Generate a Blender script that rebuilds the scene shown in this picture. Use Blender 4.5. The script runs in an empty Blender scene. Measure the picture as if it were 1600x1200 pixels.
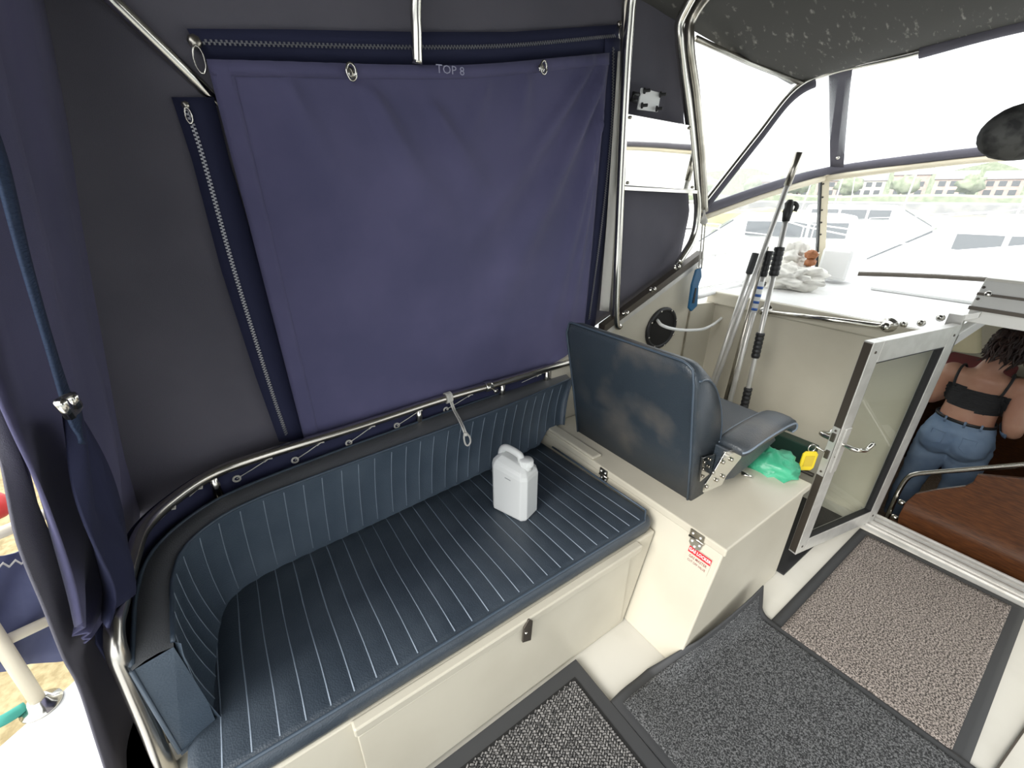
import bpy, bmesh, math, random
from mathutils import Vector as V, Matrix, noise
random.seed(7)
D = bpy.data; SC = bpy.context.scene; COL = SC.collection
# ------------------------------------------------------------------ camera
FPX = 660.0; CAMH = 1.55
PITCH = math.atan(300 / FPX); PSI = math.radians(55.4)
F0 = V((math.cos(PSI), math.sin(PSI), 0)); RT = V((math.sin(PSI), -math.cos(PSI), 0)); UPZ = V((0, 0, 1))
FW = F0 * math.cos(PITCH) - UPZ * math.sin(PITCH); UP = F0 * math.sin(PITCH) + UPZ * math.cos(PITCH)
CAM = V((0, 0, CAMH))
cd = D.cameras.new('camera'); co = D.objects.new('camera', cd); COL.objects.link(co)
co.matrix_world = Matrix(((RT.x, UP.x, -FW.x, CAM.x), (RT.y, UP.y, -FW.y, CAM.y), (RT.z, UP.z, -FW.z, CAM.z), (0, 0, 0, 1)))
cd.sensor_width = 36; cd.lens = FPX / 1600 * 36; cd.clip_start = 0.02; cd.clip_end = 2000
SC.camera = co
# ------------------------------------------------------------------ world, sun, exposure
w = D.worlds.new('overcast_sky'); SC.world = w; w.use_nodes = True
bg = w.node_tree.nodes['Background']; bg.inputs[0].default_value = (0.95, 0.98, 1.0, 1); bg.inputs[1].default_value = 1.9
sd = D.lights.new('hazy_sun', 'SUN'); sd.energy = 2.4; sd.angle = math.radians(25); sd.color = (1.0, 0.97, 0.92)
so = D.objects.new('hazy_sun', sd); COL.objects.link(so)
so.rotation_euler = V((0.86, 0.16, -0.56)).to_track_quat('-Z', 'Y').to_euler()
SC.view_settings.view_transform = 'Standard'; SC.view_settings.look = 'None'
SC.view_settings.gamma = 1; SC.view_settings.exposure = 0.62; SC.view_settings.use_curve_mapping = False
# ------------------------------------------------------------------ pixel -> place (a pixel gives a direction, the plane the distance)
def ray(x, y): return FW * FPX + RT * (x - 800) - UP * (y - 600)
def oz(x, y, z): d = ray(x, y); return CAM + d * ((z - CAM.z) / d.z)
def oy(x, y, Y): d = ray(x, y); return CAM + d * (Y / d.y)
def ox(x, y, X): d = ray(x, y); return CAM + d * (X / d.x)
def oaft(x, y, off=0.0):            # leaning plane of the aft curtain: X = -.337 + .17 (z - .8) + off
    d = ray(x, y); t = (-0.337 + off + 0.17 * (CAM.z - 0.8)) / (d.x - 0.17 * d.z); return CAM + d * t
# ------------------------------------------------------------------ materials
def mat(name, col, rough=0.5, metal=0.0, var=None, vscale=6.0, vlo=.4, vhi=.6, bump=0.0, bscale=200.0, kind='noise', spec=None, sheen=0, det=4, stretch=None, emis=None, shift=None):
    m = D.materials.new(name); m.use_nodes = True; nt = m.node_tree; b = nt.nodes['Principled BSDF']
    def lk(a, c): nt.links.new(a, c)
    b.inputs['Base Color'].default_value = (*col, 1); b.inputs['Roughness'].default_value = rough; b.inputs['Metallic'].default_value = metal
    if spec is not None: b.inputs['Specular IOR Level'].default_value = spec
    if sheen: b.inputs['Sheen Weight'].default_value = sheen
    if emis: b.inputs['Emission Color'].default_value = (*emis[:3], 1); b.inputs['Emission Strength'].default_value = emis[3]
    tc = nt.nodes.new('ShaderNodeTexCoord'); src = tc.outputs['Object']
    if shift:
        mp = nt.nodes.new('ShaderNodeMapping'); mp.inputs['Location'].default_value = shift; lk(src, mp.inputs[0]); src = mp.outputs[0]
    if stretch:
        mp = nt.nodes.new('ShaderNodeMapping'); mp.inputs['Scale'].default_value = stretch; lk(src, mp.inputs[0]); src = mp.outputs[0]
    if var:
        n = nt.nodes.new('ShaderNodeTexNoise'); n.inputs['Scale'].default_value = vscale; n.inputs['Detail'].default_value = det; lk(src, n.inputs['Vector'])
        r = nt.nodes.new('ShaderNodeValToRGB'); r.color_ramp.elements[0].position = vlo; r.color_ramp.elements[1].position = vhi
        r.color_ramp.elements[0].color = (*col, 1); r.color_ramp.elements[1].color = (*var, 1)
        lk(n.outputs['Fac'], r.inputs[0]); lk(r.outputs[0], b.inputs['Base Color'])
    if bump:
        if kind == 'noise': t = nt.nodes.new('ShaderNodeTexNoise'); t.inputs['Detail'].default_value = 3; out = t.outputs['Fac']
        elif kind == 'voronoi': t = nt.nodes.new('ShaderNodeTexVoronoi'); out = t.outputs['Distance']
        t.inputs['Scale'].default_value = bscale; lk(src, t.inputs['Vector'])
        bp = nt.nodes.new('ShaderNodeBump'); bp.inputs['Strength'].default_value = bump; bp.inputs['Distance'].default_value = 0.004
        lk(out, bp.inputs['Height']); lk(bp.outputs[0], b.inputs['Normal'])
    return m
def glassmat(name, tint, haze=0.0, refl=0.05):
    m = D.materials.new(name); m.use_nodes = True; nt = m.node_tree; nt.nodes.clear()
    o = nt.nodes.new('ShaderNodeOutputMaterial'); tr = nt.nodes.new('ShaderNodeBsdfTransparent'); tr.inputs[0].default_value = (*tint, 1)
    gl = nt.nodes.new('ShaderNodeBsdfGlossy'); gl.inputs['Roughness'].default_value = 0.03
    mx = nt.nodes.new('ShaderNodeMixShader'); mx.inputs[0].default_value = refl; nt.links.new(tr.outputs[0], mx.inputs[1]); nt.links.new(gl.outputs[0], mx.inputs[2])
    last = mx
    if haze:
        tl = nt.nodes.new('ShaderNodeBsdfTranslucent'); tl.inputs[0].default_value = (.95, .96, .95, 1)
        m2 = nt.nodes.new('ShaderNodeMixShader'); m2.inputs[0].default_value = haze
        nt.links.new(mx.outputs[0], m2.inputs[1]); nt.links.new(tl.outputs[0], m2.inputs[2]); last = m2
    nt.links.new(last.outputs[0], o.inputs[0]); return m
M = {}
M['navy'] = mat('navy_canvas', (.072, .070, .148), .85, var=(.090, .085, .174), vscale=3, bump=.25, bscale=900, sheen=.1)
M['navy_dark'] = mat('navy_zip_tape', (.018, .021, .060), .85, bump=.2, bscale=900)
M['grey_canvas'] = mat('grey_canvas', (.098, .094, .116), .9, var=(.118, .112, .136), vscale=2.5, bump=.3, bscale=700)
M['roof'] = mat('roof_canvas', (.080, .077, .072), .9, var=(.36, .34, .31), vscale=20, vlo=.61, vhi=.80, bump=.3, bscale=500, stretch=(1, 3, 1))
M['web'] = mat('webbing', (.020, .038, .085), .7, bump=.8, bscale=300, stretch=(.1, .1, 1))
M['vinyl'] = mat('blue_vinyl', (.044, .063, .087), .42, var=(.068, .091, .119), vscale=5, vlo=.35, vhi=.7, bump=.18, bscale=260, kind='voronoi')
M['vinyl_seat'] = mat('blue_vinyl_seat', (.030, .041, .055), .43, var=(.049, .063, .080), vscale=7, vlo=.35, vhi=.7, bump=.18, bscale=260, kind='voronoi')
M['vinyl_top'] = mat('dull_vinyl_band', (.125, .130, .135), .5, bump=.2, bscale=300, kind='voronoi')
M['vinyl_helm'] = mat('helm_vinyl', (.026, .036, .047), .42, var=(.12, .108, .094), vscale=3.6, vlo=.50, vhi=.76, bump=.2, bscale=240, kind='voronoi', det=9, shift=(0, -.09, .22))
M['teeth'] = mat('zip_metal', (.24, .24, .26), .4, .6)
M['piping'] = mat('piping', (.050, .070, .095), .38)
M['seam'] = mat('worn_seam', (.18, .22, .27), .6)
M['gel'] = mat('cream_gelcoat', (.53, .495, .405), .32, var=(.47, .435, .35), vscale=3, vlo=.45, vhi=.75)
M['gelw'] = mat('white_gelcoat', (.60, .58, .52), .35, var=(.52, .50, .44), vscale=4, vlo=.5, vhi=.8)
M['steel'] = mat('stainless', (.62, .60, .55), .17, 1.0)
M['steel_dull'] = mat('tarnished_stainless', (.42, .39, .34), .28, 1.0, var=(.55, .52, .46), vscale=14)
M['railsteel'] = mat('rail_stainless', (.50, .475, .43), .24, 1.0)
M['mirror'] = mat('polished_plate', (.86, .85, .80), .03, 1.0)
M['alu'] = mat('aluminium', (.56, .55, .52), .36, .45, var=(.50, .49, .46), vscale=20)
M['hatch_alu'] = mat('satin_aluminium', (.74, .73, .69), .45, .15)
M['alu_dark'] = mat('dark_bronze_aluminium', (.08, .068, .055), .4, .5)
M['black'] = mat('black_rubber', (.014, .014, .015), .5)
M['border'] = mat('mat_rubber_border', (.040, .041, .043), .65)
M['white'] = mat('white_plastic', (.80, .81, .80), .38)
M['canwhite'] = mat('can_plastic', (.60, .61, .60), .42)
M['whitecord'] = mat('white_cord', (.62, .60, .55), .7, bump=.5, bscale=500)
M['brown_pile'] = mat('brown_pile', (.050, .042, .037), .95, var=(.37, .32, .285), vscale=190, vlo=.42, vhi=.60, bump=1.0, bscale=280, det=2)
M['grey_pile'] = mat('grey_pile', (.016, .017, .018), .95, var=(.17, .172, .175), vscale=240, vlo=.42, vhi=.66, bump=1.0, bscale=320, det=2)
M['rib'] = mat('ribbed_pile', (.028, .028, .029), .9, var=(.27, .26, .25), vscale=150, vlo=.36, vhi=.64, det=1)
M['ribbase'] = mat('ribbed_base', (.012, .012, .012), .95)
M['wood'] = mat('varnished_mahogany', (.038, .013, .005), .3, var=(.080, .028, .009), vscale=14, vlo=.35, vhi=.65, stretch=(1, 1.6, 12), det=6)
M['cabin'] = mat('cabin_lining', (.46, .42, .33), .7)
M['cabin_trim'] = mat('cream_trim', (.70, .63, .48), .45)
M['carpet'] = mat('beige_carpet', (.33, .25, .19), .95, var=(.42, .33, .26), vscale=60, bump=.6, bscale=250)
M['shade'] = mat('cream_lampshade', (.72, .64, .42), .6)
M['redcush'] = mat('dark_red_fabric', (.16, .02, .025), .8)
M['skin'] = mat('skin', (.50, .275, .19), .5, var=(.44, .22, .15), vscale=8)
M['hair'] = mat('dark_auburn_hair', (.020, .009, .008), .55, var=(.040, .016, .012), vscale=30, stretch=(1, 1, .15))
M['jeans'] = mat('blue_denim', (.13, .20, .32), .85, var=(.23, .32, .45), vscale=5, vlo=.35, vhi=.7, bump=.4, bscale=500)
M['top'] = mat('black_ruched_top', (.012, .012, .014), .7, bump=1.0, bscale=60, stretch=(.6, .6, 3))
M['blue_tool'] = mat('blue_plastic', (.01, .10, .22), .4)
M['green_bag'] = mat('green_plastic_bag', (.05, .36, .20), .4, bump=.6, bscale=40)
M['green_box'] = mat('dark_green_paint', (.02, .055, .04), .35)
M['yellow'] = mat('yellow_tag', (.72, .55, .02), .45)
M['red'] = mat('red_print', (.50, .02, .03), .5)
M['ink'] = mat('dark_red_ink', (.22, .03, .03), .6)
M['pale_ink'] = mat('pale_ink', (.34, .34, .46), .7)
M['bagwhite'] = mat('white_cloth', (.74, .72, .66), .8, bump=.5, bscale=60)
M['orange'] = mat('brown_leather', (.34, .13, .05), .6)
M['fuzzy'] = mat('black_mottled_foam', (.018, .018, .018), .8, var=(.07, .07, .065), vscale=30)
M['water'] = mat('harbour_water', (.17, .19, .18), .12, bump=.35, bscale=1.3)
M['hull'] = mat('white_hull', (.80, .80, .79), .3)
M['darkglass'] = mat('smoked_window', (.10, .11, .12), .1)
M['brick'] = mat('red_brick', (.46, .34, .30), .9, var=(.52, .42, .37), vscale=2)
M['render'] = mat('pale_render', (.66, .63, .56), .9)
M['rooftile'] = mat('grey_slate', (.26, .25, .26), .8)
M['wallstone'] = mat('grey_quay_stone', (.26, .26, .26), .9, var=(.36, .35, .33), vscale=.6)
M['reed'] = mat('dry_reeds', (.52, .45, .24), .95, var=(.36, .34, .17), vscale=.8)
M['straw'] = mat('straw_grass', (.24, .185, .09), .95, var=(.38, .31, .17), vscale=22, vlo=.35, vhi=.65, bump=1, bscale=40)
M['leaf'] = mat('green_foliage', (.22, .26, .17), .9, var=(.32, .35, .25), vscale=1.5)
M['bluetarp'] = mat('blue_dodger_cloth', (.07, .08, .16), .7, var=(.10, .11, .20), vscale=5, bump=.4, bscale=14)
M['greenrope'] = mat('green_rope', (.05, .30, .24), .8)
M['redpaint'] = mat('red_paint', (.5, .03, .03), .4)
M['glass'] = glassmat('window_glass', (.97, .98, .97), 0.07, .04)
M['vinylwin'] = glassmat('clear_vinyl', (.97, .98, .98), 0.24, .03)
M['doorglass'] = glassmat('door_glass', (.88, .91, .88), 0.02, .09)
# ------------------------------------------------------------------ builders
def wpos(o):
    p = V((0, 0, 0))
    while o is not None: p += o.location; o = o.parent
    return p
def thing(name, label, cat, loc, group=None):
    o = D.objects.new(name, None); o.empty_display_size = .05; COL.objects.link(o); o.location = V(loc); o['label'] = label; o['category'] = cat
    if group: o['group'] = group
    return o
def tag(o, label, cat, group=None):
    o['label'] = label; o['category'] = cat
    if group: o['group'] = group
    return o
def struct(o, label=None, cat=None):
    o['kind'] = 'structure'
    if label: o['label'] = label; o['category'] = cat or 'structure'
    return o
def mk(name, vs, fs, m, parent=None, smooth=False, solid=0, bevel=0, sub=0):
    vs = [V(v) for v in vs]
    if parent is not None: org = wpos(parent)
    else:
        org = V(((min(v.x for v in vs) + max(v.x for v in vs)) / 2, (min(v.y for v in vs) + max(v.y for v in vs)) / 2, min(v.z for v in vs)))
    me = D.meshes.new(name); me.from_pydata([v - org for v in vs], [], fs); me.update()
    bm = bmesh.new(); bm.from_mesh(me)
    if not solid: bmesh.ops.recalc_face_normals(bm, faces=bm.faces)
    bm.to_mesh(me); bm.free()
    if smooth: me.polygons.foreach_set('use_smooth', [True] * len(me.polygons))
    mm = M[m] if isinstance(m, str) else m
    me.materials.append(mm); o = D.objects.new(name, me); COL.objects.link(o)
    if parent is not None: o.parent = parent
    else: o.location = org
    if solid: md = o.modifiers.new('solid', 'SOLIDIFY'); md.thickness = solid; md.offset = 0
    if bevel: md = o.modifiers.new('bevel', 'BEVEL'); md.width = bevel; md.segments = 2; md.limit_method = 'ANGLE'; md.harden_normals = False
    if sub: md = o.modifiers.new('sub', 'SUBSURF'); md.levels = sub; md.render_levels = sub
    return o
BF = [(0, 3, 2, 1), (4, 5, 6, 7), (0, 1, 5, 4), (1, 2, 6, 5), (2, 3, 7, 6), (3, 0, 4, 7)]
def boxv(lo, hi):
    a, b, c = lo; d, e, f = hi
    return [(a, b, c), (d, b, c), (d, e, c), (a, e, c), (a, b, f), (d, b, f), (d, e, f), (a, e, f)]
def box(name, lo, hi, m, parent=None, bevel=0.0): return mk(name, boxv(lo, hi), BF, m, parent, bevel=bevel)
def hexa(name, p8, m, parent=None, bevel=0.0): return mk(name, p8, BF, m, parent, bevel=bevel)
def cr(pts, n=6, closed=False):     # catmull-rom
    P = [V(p) for p in pts]; out = []; N = len(P)
    for i in range(N - 1 if not closed else N):
        p0 = P[(i - 1) % N] if (closed or i > 0) else P[i] * 2 - P[i + 1]; p1 = P[i]; p2 = P[(i + 1) % N]
        p3 = P[(i + 2) % N] if (closed or i + 2 < N) else p2 * 2 - p1
        for k in range(n):
            t = k / n
            out.append(.5 * ((2 * p1) + (p2 - p0) * t + (2 * p0 - 5 * p1 + 4 * p2 - p3) * t * t + (3 * p1 - p0 - 3 * p2 + p3) * t ** 3))
    if not closed: out.append(P[-1])
    return out
def resample(P, n):
    P = [V(p) for p in P]; L = [0]
    for a, b in zip(P, P[1:]): L.append(L[-1] + (b - a).length)
    out = []; j = 0
    for i in range(n):
        s = L[-1] * i / (n - 1)
        while j < len(L) - 2 and L[j + 1] < s: j += 1
        t = (s - L[j]) / max(1e-9, L[j + 1] - L[j]); out.append(P[j].lerp(P[j + 1], min(1, max(0, t))))
    return out
def tubegeo(P, r, n=10, closed=False, flat=1.0):
    P = [V(p) for p in P]; vs = []; fs = []; N = len(P); up = None
    rr = r if isinstance(r, (list, tuple)) else [r] * N
    for i in range(N):
        a = P[i - 1] if (i or closed) else P[i]; b = P[(i + 1) % N] if (i < N - 1 or closed) else P[i]
        t = (b - a).normalized()
        if up is None: up = t.orthogonal().normalized() if abs(t.z) > .9 else V((0, 0, 1))
        s = t.cross(up)
        if s.length < 1e-4: s = t.orthogonal()
        s.normalize(); up = s.cross(t).normalized()
        for k in range(n):
            an = 2 * math.pi * k / n; vs.append(P[i] + (s * math.cos(an) * flat + up * math.sin(an)) * rr[i])
    for i in range(N if closed else N - 1):
        for k in range(n):
            j = (i + 1) % N; fs.append((i * n + k, i * n + (k + 1) % n, j * n + (k + 1) % n, j * n + k))
    if not closed: fs.append(tuple(range(n - 1, -1, -1))); fs.append(tuple((N - 1) * n + k for k in range(n)))
    return vs, fs
def tube(name, P, r, m, parent=None, n=10, closed=False, flat=1.0): vs, fs = tubegeo(P, r, n, closed, flat); return mk(name, vs, fs, m, parent, True)
class Geo:
    def __init__(s): s.v = []; s.f = []
    def add(s, vs, fs): o = len(s.v); s.v += [V(v) for v in vs]; s.f += [tuple(i + o for i in f) for f in fs]; return s
    def box(s, lo, hi): return s.add(boxv(lo, hi), BF)
    def tube(s, P, r, n=8, closed=False, flat=1.0): return s.add(*tubegeo(P, r, n, closed, flat))
    def mk(s, name, m, parent=None, smooth=False, **k): return mk(name, s.v, s.f, m, parent, smooth, **k)
def gridf(name, nu, nv, fn, m, parent=None, smooth=True, solid=0.0):
    vs = [fn(i / (nu - 1), j / (nv - 1)) for i in range(nu) for j in range(nv)]
    fs = [(i * nv + j, (i + 1) * nv + j, (i + 1) * nv + j + 1, i * nv + j + 1) for i in range(nu - 1) for j in range(nv - 1)]
    return mk(name, vs, fs, m, parent, smooth, solid=solid)
def prism(name, poly, off, m, parent=None, bevel=0.0, smooth=False):
    poly = [V(p) for p in poly]; off = V(off); n = len(poly)
    return mk(name, poly + [p + off for p in poly], [tuple(range(n - 1, -1, -1)), tuple(range(n, 2 * n))] + [(i, (i + 1) % n, n + (i + 1) % n, n + i) for i in range(n)], m, parent, smooth, bevel=bevel)
def bar(name, P, wv, hv, m, parent=None, bevel=0.0):       # rectangular section swept along P; wv, hv half extents
    P = [V(p) for p in P]; wv = V(wv); hv = V(hv); vs = []; fs = []
    for p in P: vs += [p - wv - hv, p + wv - hv, p + wv + hv, p - wv + hv]
    for i in range(len(P) - 1):
        for k in range(4): fs.append((i * 4 + k, i * 4 + (k + 1) % 4, i * 4 + 4 + (k + 1) % 4, i * 4 + 4 + k))
    fs += [(3, 2, 1, 0), tuple(len(vs) - 4 + k for k in range(4))]
    return mk(name, vs, fs, m, parent, bevel=bevel)
def lathe(name, prof, m, parent, origin, axis=(0, 0, 1), n=20):
    ax = V(axis).normalized(); a = ax.orthogonal().normalized(); b = ax.cross(a); vs = []; fs = []; o = V(origin)
    for r, h in prof:
        for k in range(n): t = 2 * math.pi * k / n; vs.append(o + ax * h + (a * math.cos(t) + b * math.sin(t)) * max(r, 1e-4))
    for i in range(len(prof) - 1):
        for k in range(n): fs.append((i * n + k, i * n + (k + 1) % n, i * n + n + (k + 1) % n, i * n + n + k))
    fs += [tuple(range(n - 1, -1, -1)), tuple((len(prof) - 1) * n + k for k in range(n))]
    return mk(name, vs, fs, m, parent, True)
def text(name, s, m, parent, origin, xd, yd, size, weight=0.0, wscale=1.0):
    cu = D.curves.new('t', 'FONT'); cu.body = s; cu.size = size; cu.align_x = 'CENTER'; cu.align_y = 'CENTER'; cu.offset = weight; cu.resolution_u = 2
    to = D.objects.new('t', cu); COL.objects.link(to); dg = bpy.context.evaluated_depsgraph_get(); me = D.meshes.new_from_object(to.evaluated_get(dg))
    xd = V(xd).normalized(); yd = V(yd).normalized(); o = V(origin)
    vs = [o + xd * v.co.x * wscale + yd * v.co.y for v in me.vertices]; fs = [tuple(p.vertices) for p in me.polygons]
    D.objects.remove(to); D.curves.remove(cu); D.meshes.remove(me)
    return mk(name, vs, fs, m, parent)
def lerp(a, b, t): return a + (b - a) * t
def interp(T, x):
    if x <= T[0][0]: return T[0][1]
    for (a, b), (c, d) in zip(T, T[1:]):
        if x <= c: return lerp(b, d, (x - a) / (c - a))
    return T[-1][1]
def nz(p, s): return noise.noise(V(p) * s)
#@@STRUCTURE
# ================================================================== STRUCTURE
def YW(X): return 1.425 + .035 * X                        # inner face of the side canvas at rail height (the boat widens forward)
struct(box('floor', (-.54, -1.45, -.04), (2.50, 1.50, 0), 'gelw'), 'white gelcoat cockpit sole under the mats', 'floor')
# hull side and coaming
g = Geo(); g.box((-.42, 1.49, -.9), (2.6, 1.55, .66)); struct(g.mk('wall_port_hull', 'gelw'), 'white hull side below the canvas', 'wall')
def coam(X): return .93 + .43 * (X - 1.58)
poly = [(1.20, 1.41, .40), (2.5, 1.41, -.02), (2.5, 1.41, .93), (2.26, 1.41, .95), (2.24, 1.41, coam(2.2)), (1.50, 1.41, .895), (1.20, 1.41, .80)]
wp = struct(prism('wall_port', poly, (0, .06, 0), 'gel'), 'cream coaming side with round vent hole', 'wall')
bar('joint_strip', [(2.225, 1.406, .45), (2.235, 1.406, 1.12)], (.004, 0, 0), (0, .005, 0), 'steel_dull', wp)
bar('coaming_track', [(1.50, 1.405, .905), (2.24, 1.405, coam(2.2) + .01)], (0, .022, 0), (0, 0, .014), 'alu', wp)
bar('coaming_rubber', [(1.50, 1.40, .94), (2.22, 1.40, coam(2.2) + .04)], (0, .02, 0), (0, 0, .018), 'alu_dark', wp)
for px, py in ((975, 490), (1017, 453), (1055, 418)):
    p = oy(px, py, 1.375); lathe('turn_button', [(.014, 0), (.014, .004), (.006, .006), (.006, .018), (.011, .02), (.009, .028)], 'steel', wp, p, (0, -1, .4), 10)
vc = oy(1033, 513, 1.405)
ring = [(V((math.cos(a) * .118, 0, math.sin(a) * .108)) + vc) for a in [2 * math.pi * k / 28 for k in range(28)]]
tube('vent_ring', ring, .012, 'black', wp, 8, True)
lathe('vent_hole', [(.112, 0), (.108, .004), (.1, .006)], mat('vent_dark', (.008, .007, .006), .9), wp, vc + V((0, .002, 0)), (0, -1, 0), 28)
for k in range(8):
    a = 2 * math.pi * k / 8 + .3; lathe('vent_screw', [(.006, 0), (.005, .004)], 'steel', wp, vc + V((math.cos(a) * .118, -.012, math.sin(a) * .108)), (0, -1, 0), 8)
struct(box('wall_aft_coaming', (-.53, .45, 0), (-.48, 1.50, .29), 'gelw'), 'white aft coaming behind the bench', 'wall')
# forward bulkhead
wf = struct(box('wall_forward', (2.50, .38, -.82), (2.54, 1.46, .93), 'gel'), 'cream bulkhead beside the cabin doorway', 'wall')
box('bulkhead_lip', (2.475, .40, .925), (2.54, 1.46, 1.0), 'gel', wf, .008)
struct(box('wall_forward_starboard', (2.50, -1.46, -.82), (2.54, -.24, .98), 'gel'), 'cream bulkhead on the far side of the doorway', 'wall')
struct(box('wall_forward_sill', (2.50, -.24, -.82), (2.54, .38, -.001), 'gel'), 'cream riser below the doorway', 'wall')
cr_ = struct(box('coach_roof', (3.25, -1.42, .955), (4.45, 1.42, 1.0), 'hull'), 'white coach roof below the windscreen', 'roof')
box('roof_panel', (2.50, .335, .955), (3.25, 1.42, 1.001), 'hull', cr_); box('roof_panel', (2.54, -1.42, .955), (3.25, -.47, 1.001), 'hull', cr_)
box('roof_crown', (3.3, -1.0, 1.0), (4.2, .9, 1.02), 'hull', cr_, .015)
# doorway threshold
th = struct(box('trim_1', (2.40, -.24, 0), (2.50, .40, .022), 'alu'), 'grooved aluminium doorway threshold', 'threshold')
for k, (x, h) in enumerate(((2.415, .03), (2.445, .036), (2.475, .042), (2.497, .05))):
    box('threshold_ridge', (x - .005, -.24, .02), (x + .005, .40, h), 'alu', th)
box('threshold_groove', (2.452, -.24, .021), (2.47, .40, .026), 'alu_dark', th)
struct(bar('trim_2', [oz(1548, 1215, .006), oz(1625, 1105, .006)], (.02, 0, 0), (0, 0, .006), 'alu_dark'), 'dark metal track in the white cockpit floor', 'track')
# cabin shell
struct(box('cabin_floor', (2.54, -1.35, -.84), (5.8, 1.40, -.80), 'carpet'), 'beige carpet on the cabin floor', 'floor')
cw = struct(box('wall_cabin_forward', (5.70, -1.4, -.82), (5.75, 1.4, .93), 'cabin'), 'cream cabin end wall', 'wall')
for nm, y0, y1, lab in (('wall_cabin_port', 1.32, 1.36, 'cream cabin port lining around a long added window'), ('wall_cabin_starboard', -1.36, -1.32, 'cream cabin starboard lining around a long added window')):
    g = Geo(); g.box((2.54, y0, -.82), (5.7, y1, .30)); g.box((2.54, y0, .80), (5.7, y1, .93)); g.box((2.54, y0, .30), (2.8, y1, .80)); g.box((5.4, y0, .30), (5.7, y1, .80)); struct(g.mk(nm, 'cabin'), lab, 'wall')  # the long gaps are unseen, added to let daylight in
struct(mk('window_8_added', [(2.8, -1.34, .30), (5.4, -1.34, .30), (5.4, -1.34, .80), (2.8, -1.34, .80)], [(0, 1, 2, 3)], 'doorglass'), 'long unseen starboard window added to light the cabin', 'window')  # unseen pane, added to bring light into the cabin
struct(mk('window_9_added', [(2.8, 1.34, .30), (5.4, 1.34, .30), (5.4, 1.34, .80), (2.8, 1.34, .80)], [(0, 1, 2, 3)], 'doorglass'), 'long unseen port window added to light the cabin', 'window')  # port pane also unseen, added for more cabin light
for z0, z1, d in ((.70, .735, .09), (.60, .63, .05), (.66, .675, .07)): box('shelf_trim', (5.70 - d, -1.3, z0), (5.70, 1.3, z1), 'cabin_trim', cw, .006)
struct(prism('deck_fore', [V((4.45, -1.42, .99)), V((6.0, -1.30, .99)), V((7.6, -.75, 1.02)), V((8.6, 0, 1.04)), V((7.6, .75, 1.02)), V((6.0, 1.30, .99)), V((4.45, 1.42, .99))], (0, 0, -.06), 'hull'), 'white foredeck ahead of the windscreen', 'deck')
# ------------------------------------------------------------------ canopy: side canvas and roof
def zzip(X): return 1.85 + .157 * (X - .1) if X < 1.5 else 2.07 + .11 * (X - 1.5)
def xaft(z): return -.337 + .17 * (z - .8)
def sideY(X, z): # the side canvas leans in a little towards the top
    return YW(X) + .02 - .055 * max(0, (z - .8)) ** 1.3 - max(0, X - 1.4) * .04
EAVE = [(-.36, 1.93), (.1, 2.01), (.6, 2.09), (1.5, 2.21), (2.0, 2.16), (2.2, 2.14)]
def side_pt(u, v):
    X = lerp(-.3, 2.17, u); zb = .66 if X < 1.44 else max(.66, coam(X) - .01)
    z = lerp(zb, interp(EAVE, X) + .07, v)
    X2 = lerp(xaft(z) - .09, 2.15 - .33 * max(0, z - 1.45) / .68, u)
    f = .008 * math.sin(X2 * 16 + z * 2) * (1 if X2 < .05 else .25)
    return (X2, sideY(X2, z) + f, z)
wc = struct(gridf('wall_port_canvas', 90, 30, side_pt, 'grey_canvas', None, True, .004), 'grey canvas side wall of the canopy with zips', 'canvas wall')
ROOF = [(-.36, 2.27, 5), (.1, 2.33, 5), (.6, 2.42, 5), (1.5, 2.50, 5), (2.05, 2.44, 5), (2.62, 2.20, 3), (2.80, 2.155, 2)]
FRONT = [(0, 2.815), (.57, 2.805), (.91, 2.785), (1.18, 2.725), (1.30, 2.62), (1.45, 2.56)]
def roof_pt(u, v):
    t = lerp(1, -1, v); a = 1 - (1 - abs(t)) ** 1.15
    X = lerp(-.30, interp(FRONT, a * 1.30), u)
    ze = interp(EAVE, X) if X < 2.0 else interp([(2.0, 2.16), (2.62, 2.045), (2.8, 2.08)], X)
    Ye = sideY(X, ze) if X < 2.0 else interp([(2.0, sideY(2.0, 2.16)), (2.62, 1.315), (2.72, 1.25), (2.8, 1.24)], X)
    zc = interp([(r[0], r[1]) for r in ROOF], X); ex = interp([(r[0], r[2]) for r in ROOF], X)
    return (X, Ye * a * (1 if t > 0 else -1), zc - (zc - ze) * a ** ex + .004 * math.sin(X * 9 + a * 5) * (1 - u))
roof = struct(gridf('ceiling', 70, 50, roof_pt, 'roof', None, True, .004), 'dark grey canvas canopy roof flecked with pale mildew', 'roof')
struct(gridf('wall_starboard_added', 40, 16, lambda u, v: (lerp(.5, 2.15, u), -V(side_pt(lerp(.35, 1, u), v)).y, V(side_pt(lerp(.35, 1, u), v)).z), 'grey_canvas', None, True, .004), 'unseen grey canvas wall added to cut light from starboard', 'canvas wall')  # out of view, added to hold back the light from starboard
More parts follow.
